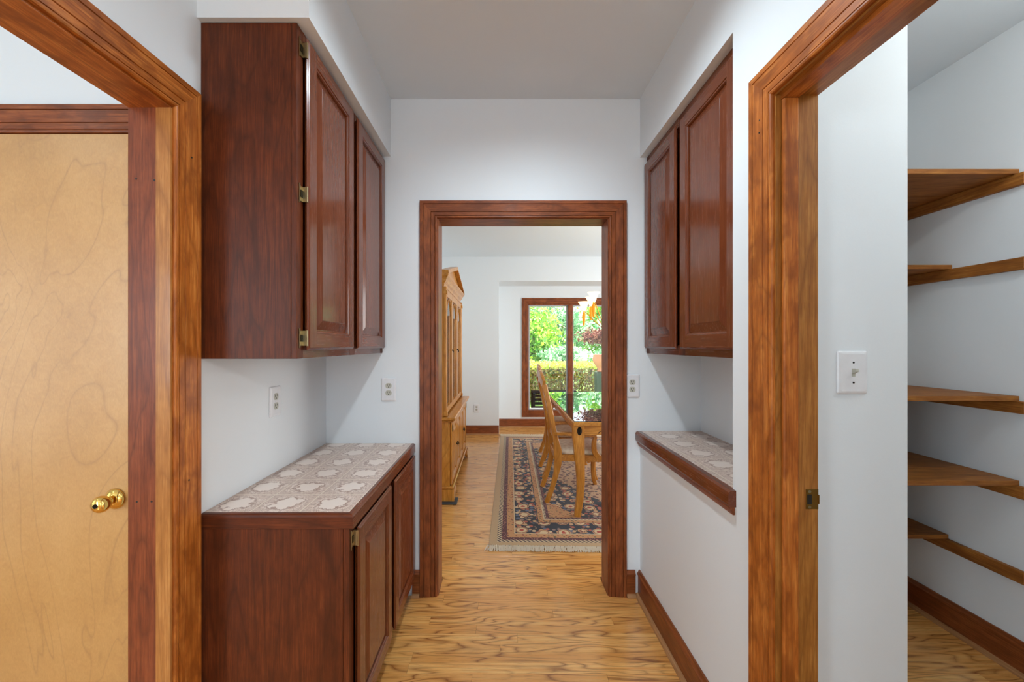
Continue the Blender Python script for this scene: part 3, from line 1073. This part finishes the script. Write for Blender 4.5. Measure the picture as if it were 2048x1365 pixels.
for sx in (0, 1):
    for sy in (0, 1):
        X_ = lambda v: v if sx == 0 else tw - v
        Y_ = lambda v: v if sy == 0 else tl - v
        pts = [(.046, TZ - .031), (.046, TZ - .13), (.052, TZ - .22), (.060, TZ - .34), (.066, TZ - .47), (.062, TZ - .58), (.050, TZ - .67), (.036, .0)]
        sz = [.044, .044, .040, .034, .030, .027, .026, .024]
        b = B(); b.smooth = False
        b.sweep([(X_(p), Y_(.046 + (p - .046) * .3), z) for p, z in pts], [(s, s) for s in sz], (1, 0, 0))
        lo = b.make('leg', wood('golden', 'z'), tb)
        mb = B()
        fy = Y_(.0015)
        mb.lathe([(.0, 0), (.019, 0), (.0175, -.003 if sy == 0 else .003), (.009, -.0015 if sy == 0 else .0015), (.0075, -.004 if sy == 0 else .004), (0, -.004 if sy == 0 else .004)], (0, 0, 0), 'y', 16)
        mb.v = [(X_(.048) + v[0], fy + v[1], TZ - .068 + v[2] * 1.75) for v in mb.v]
        mb.make('medallion', M['darkmetal'], lo)
gt = G('table_glass')
gt.set(color=(.9, .97, .95, 1), rough=.0)
M['tglass'] = mat_glass('glass_sheet', (.94, .98, .97, 1))
B().cbox(.012, tw - .012, .012, tl - .012, TZ + .0008, TZ + .0068, .001).make('glass_top', M['tglass'], tb)

# ------------------------------------------------------------------ dining chairs
def mat_fabric():
    g = G('seat_fabric')
    C = g.coord()
    n = g.noise(C, 260, 2)
    p = g.voro(C, 30, 0)
    c = g.ramp(g.math('MULTIPLY_ADD', p, .5, g.math('MULTIPLY', n, .4)), [(.2, srgb(200, 178, 150)), (.6, srgb(232, 218, 196))])
    g.set(color=c, rough=.85, sheen=.3, spec=.15)
    g.bump(n, .2, .002)
    return g.m


M['fabric'] = mat_fabric()


def lerp_pts(ctrl, n=14):
    """Catmull-Rom through control points"""
    P = [Vector(c) for c in ctrl]
    P = [P[0] * 2 - P[1]] + P + [P[-1] * 2 - P[-2]]
    out = []
    m = len(P) - 3
    for i in range(m):
        k = max(2, n // m)
        for j in range(k):
            t = j / k
            p0, p1, p2, p3 = P[i:i + 4]
            out.append(.5 * ((2 * p1) + (-p0 + p2) * t + (2 * p0 - 5 * p1 + 4 * p2 - p3) * t * t + (-p0 + 3 * p1 - 3 * p2 + p3) * t ** 3))
    out.append(P[-2])
    return out


def make_chair(loc, label, arms):
    """faces +X; origin centre of seat on the floor"""
    t = thing('dining_chair', loc, label, 'chair', 'golden wood dining chairs along the left of the table')
    g1, gz = wood('golden', 'y'), wood('golden', 'z')
    rw, fw = .195, .235
    # rear leg + back post, one continuous curve each
    for s in (-1, 1):
        c = [(-.275, s * (rw - .005), 0), (-.225, s * rw, .14), (-.185, s * rw, .30), (-.180, s * rw, .42), (-.200, s * rw, .55),
             (-.245, s * (rw - .004), .78), (-.295, s * (rw - .012), 1.00)]
        pts = lerp_pts(c, 24)
        sz = []
        for p in pts:
            h = p.z
            a = .017
            d = .020 + .014 * math.exp(-((h - .40) / .12) ** 2)
            if h > .6: d = .020 + .004 * (h - .6)
            sz.append((a, d))
        b = B(); b.smooth = False
        b.sweep(pts, sz, (0, 1, 0))
        b.make('back_post', gz, t)
        # front leg
        c = [(.215, s * fw, .405), (.222, s * fw, .30), (.215, s * fw, .17), (.222, s * (fw + .004), .06), (.242, s * (fw + .010), 0)]
        pts = lerp_pts(c, 12)
        b = B()
        b.sweep(pts, [(.020 - .0004 * i, .022 - .0005 * i) for i in range(len(pts))], (0, 1, 0))
        b.make('front_leg', gz, t)
    # seat rails
    q = [(-.190, -rw), (.232, -fw), (.232, fw), (-.190, rw)]
    for i in range(4):
        p0, p1 = Vector((*q[i], .382)), Vector((*q[(i + 1) % 4], .382))
        b = B()
        b.sweep([p0, p1], (.027, .012), (0, 0, 1))
        b.make('seat_rail', g1, t)
    # cushion
    b = B(); b.smooth = True
    rings = []
    for zz, ins in ((.408, .004), (.422, -.003), (.440, .000), (.456, .025), (.464, .075), (.467, .15)):
        ring = []
        for k in range(28):
            a = 2 * PI * k / 28
            ca, sa = math.cos(a), math.sin(a)
            e = .35
            u = math.copysign(abs(ca) ** e, ca)
            v = math.copysign(abs(sa) ** e, sa)
            xx = .022 + u * (.205 - ins)
            wd = rw + (fw - rw) * (xx + .18) / .41
            ring.append((xx, v * (wd - ins - .002), zz))
        rings.append(ring)
    b.loft(rings)
    b.make('seat_cushion', M['fabric'], t)
    # crest rail, domed
    pts = []
    sz = []
    for k in range(13):
        u = -1 + k / 6
        pts.append((-.298 - .022 * (1 - u * u) * 0 - .012 * (1 - u * u), u * .198, 1.005 + .055 * (1 - u * u) ** 1.5))
        sz.append((.030 + .020 * (1 - u * u), .013))
    b = B()
    b.sweep(pts, sz, (0, 0, 1))
    b.make('crest_rail', g1, t)
    # pierced splat: three slats spreading upward and a lower rail
    for u in (-.09, 0, .09):
        pts = lerp_pts([(-.198, u * .55, .545), (-.232, u * .8, .70), (-.270, u * 1.15, .88), (-.297, u * 1.2, 1.01)], 12)
        b = B()
        b.sweep(pts, (.014, .006), (0, 1, 0))
        b.make('back_slat', gz, t)
    b = B()
    b.sweep([(-.197, -rw + .01, .54), (-.197, rw - .01, .54)], (.018, .011), (0, 0, 1))
    b.make('lower_rail', g1, t)
    # upholstered pad on the front face of the back
    if arms:
        for s in (-1, 1):
            c = [(-.210, s * (rw + .012), .590), (-.10, s * (rw + .045), .592), (.04, s * (rw + .062), .588), (.13, s * (rw + .058), .582)]
            pts = lerp_pts(c, 12)
            b = B()
            b.sweep(pts, (.020, .013), (0, 1, 0))
            arm = b.make('arm', g1, t)
            c = [(.125, s * (rw + .058), .575), (.115, s * (rw + .052), .52), (.120, s * (rw + .042), .45), (.150, s * (rw + .032), .40), (.175, s * (rw + .026), .37)]
            pts = lerp_pts(c, 12)
            b = B()
            b.sweep(pts, [(.014, .015 + .0012 * i) for i in range(len(pts))], (0, 1, 0))
            b.make('arm_support', gz, t)
    return t


ch1 = make_chair((.660, 3.60, .011), 'golden wood armchair nearest the doorway with cream cushion', True)
ch2 = make_chair((.700, 4.22, .011), 'golden wood side chair, middle of the three left of the table', False)
ch3 = copy_tree(ch2)
ch3.location = (.755, 4.80, .011)
ch3['label'] = 'golden wood side chair farthest from the doorway, near the window'

# ------------------------------------------------------------------ china cabinet
cc = thing('china_cabinet', (DXL + .02, 3.42, 0), 'golden wood china cabinet with pediment against the dining wall', 'cabinet')
CL = 1.42                       # length along Y
xb = .495                       # base depth (front at x = -.415)
xu = .440                       # hutch depth
gz, gy, gx = wood('golden', 'z'), wood('golden', 'y'), wood('golden', 'x')
B().cbox(0, xb - .03, .02, CL - .02, .11, .688, .002).make('base_body', gz, cc)
pl = B()
pl.cbox(0, xb + .004, .0, CL, .115, .135, .006)
pl.cbox(0, xb - .010, .015, CL - .015, .075, .1145, .004)
pl.make('plinth_moulding', gy, cc)
for yy in (0, CL - .16):
    b = B()
    poly = [(0, .012), (.075, .012), (.082, .03), (.10, .05), (.16, .062), (.16, .112), (0, .112)]
    if yy: poly = [(.16 - s, t_) for s, t_ in poly][::-1]
    b.prism(poly, lambda s, t_, w: (w, yy + s, t_), xb - .018, xb + .010)
    b.box(0, xb - .0185, yy + (.0 if not yy else .14), yy + (.02 if not yy else .16), .012, .1125)
    b.make('bracket_foot', gz, cc)
# waist
b = B()
b.cbox(0, xb + .022, -.018, CL + .018, .705, .730, .006)
b.cbox(0, xb + .006, -.004, CL + .004, .6885, .7045, .005)
b.make('waist_top', gy, cc)
# base pilasters
for yy in (.03, CL - .07):
    B().cbox(xb - .030, xb - .012, yy, yy + .04, .14, .684, .006).make('pilaster', gz, cc)
    B().cbox(xb - .012, xb - .004, yy + .004, yy + .036, .60, .66, .003).make('pilaster_cap', M['oldbrass'], cc)
nd = 4
dw = (CL - .16) / nd
for k in range(nd):
    y0 = .08 + k * dw
    fn = lambda u, v, n, y0=y0: (xb - .0295 + n, y0 + .004 + u, .15 + v)
    dd = panel_door('door', cc, fn, dw - .008, .525, .020, 'golden', 'y', .045)
    yh = y0 + (dw - .03 if k % 2 == 0 else .03)
    hb = B()
    hb.lathe([(.0, 0), (.011, 0), (.009, .004), (.004, .006), (.004, .012), (0, .012)], (xb - .0095, yh, .42), 'x', 10)
    hb.sweep([(xb + .001 + .006 * math.sin(a), yh + .016 * math.cos(a), .418 - .020 * math.sin(a)) for a in [PI * j / 8 for j in range(9)]], (.0022, .0022), (1, 0, 0), 6)
    hb.make('bail_pull', M['darkmetal'], dd)
# hutch
b = B()
b.box(0, xu - .03, .03, .05, .7305, 1.86)
b.box(0, xu - .03, CL - .05, CL - .03, .7305, 1.86)
b.box(0, .012, .05, CL - .05, .7305, 1.86)
b.box(0.012, xu - .03, .05, CL - .05, 1.84, 1.86)
b.make('hutch_body', gz, cc)
b = B()
for zz in (1.12, 1.48):
    b.box(.013, xu - .06, .051, CL - .051, zz, zz + .018)
b.make('inner_shelf', gy, cc)
for yy in (.028, CL - .068):
    B().cbox(xu - .032, xu - .004, yy, yy + .040, .7305, 1.858, .006).make('pilaster', gz, cc)
    B().cbox(xu - .036, xu + .004, yy - .004, yy + .044, 1.79, 1.822, .004).make('pilaster_cap', gz, cc)
    B().cbox(xu - .036, xu + .004, yy - .004, yy + .044, .735, .775, .004).make('pilaster_base', gz, cc)
dw = (CL - .14) / 3
for k in range(3):
    y0 = .07 + k * dw
    b = B()
    x0, x1 = xu - .030, xu - .010
    a0, a1 = y0 + .003, y0 + dw - .003
    b.box(x0, x1, a0, a0 + .045, .75, 1.835)
    b.box(x0, x1, a1 - .045, a1, .75, 1.835)
    b.box(x0, x1, a0 + .045, a1 - .045, .75, .80)
    b.box(x0, x1, a0 + .045, a1 - .045, 1.78, 1.835)
    dd = b.make('glass_door', gz, cc)
    B().box(x0 + .006, x0 + .010, a0 + .045, a1 - .045, .80, 1.78).make('pane', M['glass'], dd)
    mu = B()
    am = (a0 + a1) / 2
    mu.sweep([(x0 + .016, am + (dw / 2 - .05) * math.cos(a), 1.62 + .15 * math.sin(a)) for a in [PI * j / 12 for j in range(13)]], (.005, .005), (1, 0, 0))
    mu.box(x0 + .011, x0 + .020, am - .005, am + .005, .80, 1.62)
    mu.make('mullion', gz, dd)
    yh = a1 - .022 if k != 2 else a0 + .022
    hb = B()
    hb.lathe([(.0, 0), (.010, 0), (.008, .004), (.004, .006), (.004, .012), (0, .012)], (x1, yh, 1.300), 'x', 10)
    hb.sweep([(x1 + .010 + .006 * math.sin(a), yh + .014 * math.cos(a), 1.298 - .022 * math.sin(a)) for a in [PI * j / 8 for j in range(9)]], (.0022, .0022), (1, 0, 0), 6)
    hb.make('bail_pull', M['darkmetal'], dd)
# cornice
CORN = [(0, 1.86), (.004, 1.86), (.008, 1.885), (.022, 1.90), (.030, 1.925), (.046, 1.945), (.050, 1.962), (0, 1.962)]
b = B()
rA = [(xu - .03 + s, .03 - s, z) for s, z in CORN]
rB = [(xu - .03 + s, CL - .03 + s, z) for s, z in CORN]
r0 = [(0, .03 - s, z) for s, z in CORN]
r1 = [(0, CL - .03 + s, z) for s, z in CORN]
b.loft([r0, rA, rB, r1])
b.box(.0, xu - .031, .031, CL - .031, 1.861, 1.950)
b.make('cornice', gy, cc)
# pediment: tympanum and two raking mouldings
hp = .165
b = B()
b.prism([(0, 0), (CL - .02, 0), (CL / 2 - .01, hp - .02)], lambda s, t_, w: (w, .01 + s, 1.9625 + t_), xu - .055, xu - .020)
b.make('tympanum', gy, cc)
for sgn in (0, 1):
    e = (-.018, 1.9625) if not sgn else (CL + .018, 1.9625)
    pk = (CL / 2, 1.9625 + hp)
    b = B()
    b.loft([[(xu - .055, e[0], e[1]), (xu + .022, e[0], e[1]), (xu + .018, e[0], e[1] + .030), (xu - .055, e[0], e[1] + .030)],
            [(xu - .055, pk[0], pk[1] - .004), (xu + .022, pk[0], pk[1] - .004), (xu + .018, pk[0], pk[1] + .030), (xu - .055, pk[0], pk[1] + .030)]])
    b.make('raking_moulding', gy, cc)
# felt pad under the near foot
pd = B().cbox(-.52, -.378, 3.375, 3.52, .0005, .0115, .004)
tag(pd.make('floor_slider', plain('dark_rubber', srgb(58, 62, 66), .6)), 'dark grey slider pad under the near foot of the china cabinet', 'pad')

# ------------------------------------------------------------------ chandelier
M['gold'] = plain('antique_gold', srgb(226, 166, 70), .25, 1.0)
g = G('amber_glass')
g.set(color=srgb(236, 150, 30), rough=.25, emit=srgb(240, 150, 20), emits=.55)
M['amber'] = g.m
g = G('lit_shade')
g.set(color=srgb(255, 240, 205), rough=.4, emit=srgb(255, 226, 168), emits=2.0)
M['shade'] = g.m
cx, cy = 1.13, 4.07
chd = thing('chandelier', (cx, cy, 1.50), 'lit gold chandelier with trumpet shades over the dining table', 'chandelier')
b = B(); b.smooth = True
b.lathe([(0, -.02), (.012, -.01), (.020, .01), (.014, .03), (.030, .06), (.044, .09), (.030, .13), (.014, .16), (.012, .30), (.022, .34), (.014, .38), (.006, .42), (0, .42)], (0, 0, 0), 'z', 20)
b.make('stem', M['gold'], chd)
b = B()
zt = ZC - 1.50
for k in range(int((zt - .42 - .02) / .03)):
    z = .42 + k * .03
    pts = [(.010 * math.cos(a) * (k % 2 == 0), .010 * math.cos(a) * (k % 2 == 1), z + .017 + .019 * math.sin(a)) for a in [2 * PI * j / 10 for j in range(11)]]
    b.sweep(pts, (.002, .002), (1, 0, 0) if k % 2 else (0, 1, 0), 6, cap=False)
b.make('chain', M['gold'], chd)
b = B(); b.smooth = True
b.lathe([(.060, zt - .001), (.058, zt - .012), (.030, zt - .026), (.010, zt - .034), (0, zt - .034)], (0, 0, 0), 'z', 20)
b.make('canopy', M['gold'], chd)
for k in range(8):
    a = math.radians(216 - 45 * k)
    hi = (k % 2 == 0)
    zt_ = (1.865 if hi else 1.795) - 1.50
    r_ = .286
    u = Vector((math.cos(a), math.sin(a), 0))
    pts = lerp_pts([u * .02 + Vector((0, 0, .07)), u * .10 + Vector((0, 0, .035)), u * .19 + Vector((0, 0, zt_ * .36)), u * (r_ - .03) + Vector((0, 0, zt_ - .115)), u * r_ + Vector((0, 0, zt_ - .100))], 18)
    b = B(); b.smooth = True
    b.sweep(pts, (.0045, .0045), (0, 0, 1) if False else u.cross(Vector((0, 0, 1))), 8)
    arm = b.make('arm', M['gold'], chd)
    p = u * r_
    b = B(); b.smooth = True
    b.lathe([(.013, zt_ - .098), (.022, zt_ - .080), (.030, zt_ - .055), (.040, zt_ - .030), (.052, zt_ - .010), (.062, zt_), (.058, zt_ - .002), (.036, zt_ - .032), (.018, zt_ - .080), (0, zt_ - .082)], (p.x, p.y, 0), 'z', 18)
    b.make('lamp_shade', M['shade'], arm)
    b = B(); b.smooth = True
    b.lathe([(.009, zt_ - .098), (.010, zt_ - .115), (.018, zt_ - .125), (.019, zt_ - .150), (.015, zt_ - .200), (.009, zt_ - .240), (.0, zt_ - .250)], (p.x, p.y, 0), 'z', 12)
    b.make('amber_drop', M['amber'], arm)

# ------------------------------------------------------------------ outside
def mat_leaf(name, a, b_, c, tr=.5):
    g = G(name)
    r = g.attr('rnd')
    col = g.ramp(r, [(0, a), (.5, b_), (1, c)])
    d = g.n('ShaderNodeBsdfDiffuse', {0: col})
    t = g.n('ShaderNodeBsdfTranslucent', {0: col})
    gl = g.n('ShaderNodeBsdfGlossy', {'Color': (1, 1, 1, 1), 'Roughness': .35})
    m = g.n('ShaderNodeMixShader', {0: tr, 1: d, 2: t})
    m = g.n('ShaderNodeMixShader', {0: .05, 1: m, 2: gl})
    g.t.links.new(m, g.out.inputs[0])
    return g.m


def leaves(name, centers, size, mat, parent, seed=1, flat=.0):
    rs = np.random.RandomState(seed)
    n = len(centers)
    c = np.asarray(centers, dtype=float)
    d = rs.normal(size=(n, 3)); d /= np.linalg.norm(d, axis=1)[:, None]
    e = rs.normal(size=(n, 3)); e -= d * (e * d).sum(1)[:, None]; e /= np.linalg.norm(e, axis=1)[:, None]
    nn = np.cross(d, e)
    s = size * (.6 + .8 * rs.rand(n))[:, None]
    v = np.stack([c - d * s, c + e * s * .42 - nn * s * .12, c + d * s, c - e * s * .42 - nn * s * .12], 1).reshape(-1, 3)
    me = bpy.data.meshes.new(name)
    me.vertices.add(4 * n)
    me.vertices.foreach_set('co', v.ravel())
    k = np.arange(n)[:, None] * 4
    tri = np.concatenate([k + np.array([[0, 1, 2]]), k + np.array([[0, 2, 3]])], 1).reshape(-1)
    me.loops.add(6 * n)
    me.loops.foreach_set('vertex_index', tri.astype(np.int32))
    me.polygons.add(2 * n)
    me.polygons.foreach_set('loop_start', (np.arange(2 * n) * 3).astype(np.int32))
    me.polygons.foreach_set('loop_total', np.full(2 * n, 3, dtype=np.int32))
    me.update(calc_edges=True)
    a = me.attributes.new('rnd', 'FLOAT', 'POINT')
    a.data.foreach_set('value', np.repeat(rs.rand(n), 4))
    me.materials.append(mat)
    o = bpy.data.objects.new(name, me)
    COL.objects.link(o)
    if parent: o.parent = parent
    o['kind'] = 'stuff'
    return o


M['bark'] = plain('tree_bark', srgb(96, 80, 66), .9)
gg = G('lawn')
nn_ = gg.noise(gg.coord(), 14, 4)
gg.set(color=gg.ramp(nn_, [(.3, srgb(58, 92, 30)), (.7, srgb(128, 160, 66))]), rough=.9)
boxes('floor_garden', gg.m, [(-14, 22, AY + .75, 46, -.25, -.12)], 'green lawn outside the dining window', 'lawn')
boxes('floor_terrace', plain('terrace_stone', srgb(176, 170, 160), .8), [(-3, 6, AY + .12, AY + .75, -.25, -.12)], 'pale stone strip outside below the window', 'terrace')
boxes('ceiling_eave', M['ceil'], [(-3, 6, AY + .12, AY + 1.05, 2.55, 2.68)], 'white roof eave out of view above the window, added to block sun', 'eave')  # unseen overhang added to keep sun off the dining floor; basket hangs from it

L_yel = mat_leaf('leaf_yellowgreen', srgb(150, 190, 40), srgb(200, 220, 80), srgb(236, 240, 140), .5)
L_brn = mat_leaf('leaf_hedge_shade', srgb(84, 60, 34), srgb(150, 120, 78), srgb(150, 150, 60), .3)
L_grn = mat_leaf('leaf_green', srgb(80, 150, 40), srgb(150, 210, 60), srgb(220, 240, 120), .55)
L_blu = mat_leaf('leaf_bluegreen', srgb(60, 130, 80), srgb(140, 205, 140), srgb(236, 250, 225), .5)
L_red = mat_leaf('leaf_red', srgb(84, 26, 28), srgb(130, 58, 50), srgb(196, 140, 120), .3)

# hedge
hd = thing('hedge', (2.0, 10.4, -.12), 'clipped hedge with yellow green top outside the window', 'hedge')
rs = np.random.RandomState(3)
def boxpts(n, x0, x1, y0, y1, z0, z1):
    return np.column_stack([rs.uniform(x0, x1, n), rs.uniform(y0, y1, n), rs.uniform(z0, z1, n)])
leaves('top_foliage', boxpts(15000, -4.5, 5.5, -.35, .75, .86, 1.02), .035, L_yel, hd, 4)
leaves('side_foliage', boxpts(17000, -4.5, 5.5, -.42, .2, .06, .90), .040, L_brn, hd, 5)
b = B()
rr = random.Random(9)
for k in range(160):
    x = -4.5 + 10 * k / 160 + rr.uniform(-.03, .03)
    b.sweep([(x, -.15 + rr.uniform(-.1, .2), .0), (x + rr.uniform(-.12, .12), -.25 + rr.uniform(-.1, .3), .45), (x + rr.uniform(-.25, .25), -.2, .9)], (.008, .008), (1, 0, 0), 5)
tag(b.make('twigs', M['bark'], hd), kind='stuff')


def tree(x, y, hgt, r, z0, zr, mat, n, label, seed, trunk=.11, name='garden_tree', size=.085):
    t = thing(name, (x, y, -.12), label, 'tree')
    rs2 = np.random.RandomState(seed)
    b = B(); b.smooth = True
    pts = lerp_pts([(0, 0, 0), (.05, 0, hgt * .3), (-.04, .05, hgt * .65), (.03, 0, hgt)], 12)
    b.sweep(pts, [(trunk * (1 - .7 * i / len(pts)),) * 2 for i in range(len(pts))], (1, 0, 0), 9)
    tr = b.make('trunk', M['bark'], t)
    cl = []
    b = B()
    for k in range(34):
        v = rs2.normal(size=3); v /= np.linalg.norm(v)
        rad = rs2.rand() ** .45
        c = np.array([v[0] * r * rad, v[1] * r * rad, z0 + zr * v[2] * rad])
        base = (0, 0, max(.3, min(hgt * .95, c[2] * .8)))
        b.sweep([base, tuple((np.array(base) + c) / 2 + [0, 0, .1]), tuple(c)], [(.025, .025), (.015, .015), (.006, .006)], (1, 0, .1), 5)
        m = n // 34
        p = rs2.normal(size=(m, 3)) * np.array([r * .22, r * .22, r * .14]) + c
        cl.append(p)
    b.make('branches', M['bark'], t)
    leaves('foliage', np.concatenate(cl), size, mat, t, seed)
    return t


tree(.45, 13.2, 2.9, 1.25, 1.75, .95, L_grn, 9000, 'bright yellow green tree behind the hedge at left of the window', 21)
tree(1.97, 15.2, 6.5, 1.15, 2.0, 1.0, L_blu, 8000, 'pale green tree with a dark trunk behind the middle of the hedge', 22, .15)
tree(4.5, 13.4, 3.0, 1.3, 1.75, 1.0, L_blu, 8000, 'blue green tree behind the hanging basket', 23, .10)
tree(1.75, 12.0, 1.1, .62, .95, .42, L_blu, 5000, 'low pale shrub just over the hedge', 24, .05, 'garden_shrub', .06)
tree(3.25, 12.0, 1.1, .62, .95, .42, L_blu, 5000, 'low blue green shrub over the right of the hedge', 25, .05, 'garden_shrub', .06)
tree(.25, 11.7, 1.0, .55, .9, .36, L_yel, 4000, 'low yellow green shrub over the left of the hedge', 26, .05, 'garden_shrub', .06)
tree(-3.2, 15.5, 6.5, 2.0, 3.5, 2.4, L_grn, 9000, 'big green tree at the far left of the garden', 27, .18, size=.11)
tree(8.6, 16.5, 7.0, 2.2, 3.6, 2.4, L_grn, 9000, 'big green tree at the far right of the garden', 28, .18, size=.11)
tree(1.5, 19.0, 4.2, 1.7, 2.1, 1.45, L_grn, 9000, 'wide green tree far behind the hedge on the left', 29, .16, size=.13)
tree(5.6, 19.0, 4.2, 1.7, 2.1, 1.45, L_grn, 9000, 'wide green tree far behind the hedge on the right', 30, .16, size=.13)
for k_, (tx, ty) in enumerate(((2.2, 24.5), (4.2, 25.5), (6.6, 24.8))):
    tree(tx, ty, 10.5, 1.0, 9.5, .9, L_grn, 3000, ('tall bare trunk with high crown, leftmost at the far garden edge', 'tall bare trunk with high crown, middle one at the far garden edge', 'tall bare trunk with high crown, rightmost at the far garden edge')[k_], 40 + k_, .22, 'tall_tree', size=.13)

# hanging basket
hb_ = thing('hanging_basket', (1.83, 7.35, 1.36), 'hanging basket of dark red foliage outside the right pane', 'planter')
b = B(); b.smooth = True
b.lathe([(0, 0), (.08, .01), (.14, .07), (.17, .14), (.165, .14), (.13, .08), (0, .05)], (0, 0, 0), 'z', 20)
b.make('bowl', plain('coco_liner', srgb(92, 58, 40), .9), hb_)
b = B()
for k in range(3):
    a = 2 * PI * k / 3 + .3
    b.sweep([(.165 * math.cos(a), .165 * math.sin(a), .14), (0, 0, .62)], (.0025, .0025), (1, 0, .2), 5)
b.sweep([(0, 0, .62), (0, 0, 1.19)], (.003, .003), (1, 0, 0), 5)
b.make('wire_hanger', M['darkmetal'], hb_)
q = rs.normal(size=(2600, 3)) * np.array([.16, .16, .055]) + np.array([0, 0, .15])
leaves('foliage', q, .028, L_red, hb_, 31)

# black slatted bench box
bn = thing('patio_bench', (.60, 7.75, -.12), 'low black slatted patio bench outside the left pane', 'bench')
bm_ = plain('black_paint', srgb(14, 14, 16), .9, spec=.0)
for x in (0, .86):
    B().cbox(x, x + .05, 0, .05, 0, .52, .004).make('post', bm_, bn)
for k in range(5):
    B().cbox(.0505, .8595, .012, .030, .16 + k * .075, .205 + k * .075, .003).make('slat', bm_, bn)
B().cbox(0, .91, -.0, .40, .5205, .545, .004).make('seat_board', bm_, bn)
for x in (0, .86):
    B().cbox(x, x + .05, .34, .39, 0, .52, .004).make('post', bm_, bn)

# urn on pedestal
ur = thing('garden_urn', (2.28, 9.2, -.12), 'pinkish terracotta urn on a dark green pedestal by the hedge', 'planter')
B().cbox(-.12, .12, -.12, .12, 0, .85, .01).make('pedestal', plain('green_paint', srgb(40, 62, 48), .6), ur)
b = B(); b.smooth = True
b.lathe([(.07, .851), (.09, .87), (.05, .90), (.10, .97), (.165, 1.06), (.185, 1.15), (.16, 1.22), (.175, 1.25), (.165, 1.255), (.14, 1.22), (0, 1.20)], (0, 0, 0), 'z', 24)
b.make('urn_body', plain('terracotta', srgb(206, 136, 104), .8), ur)
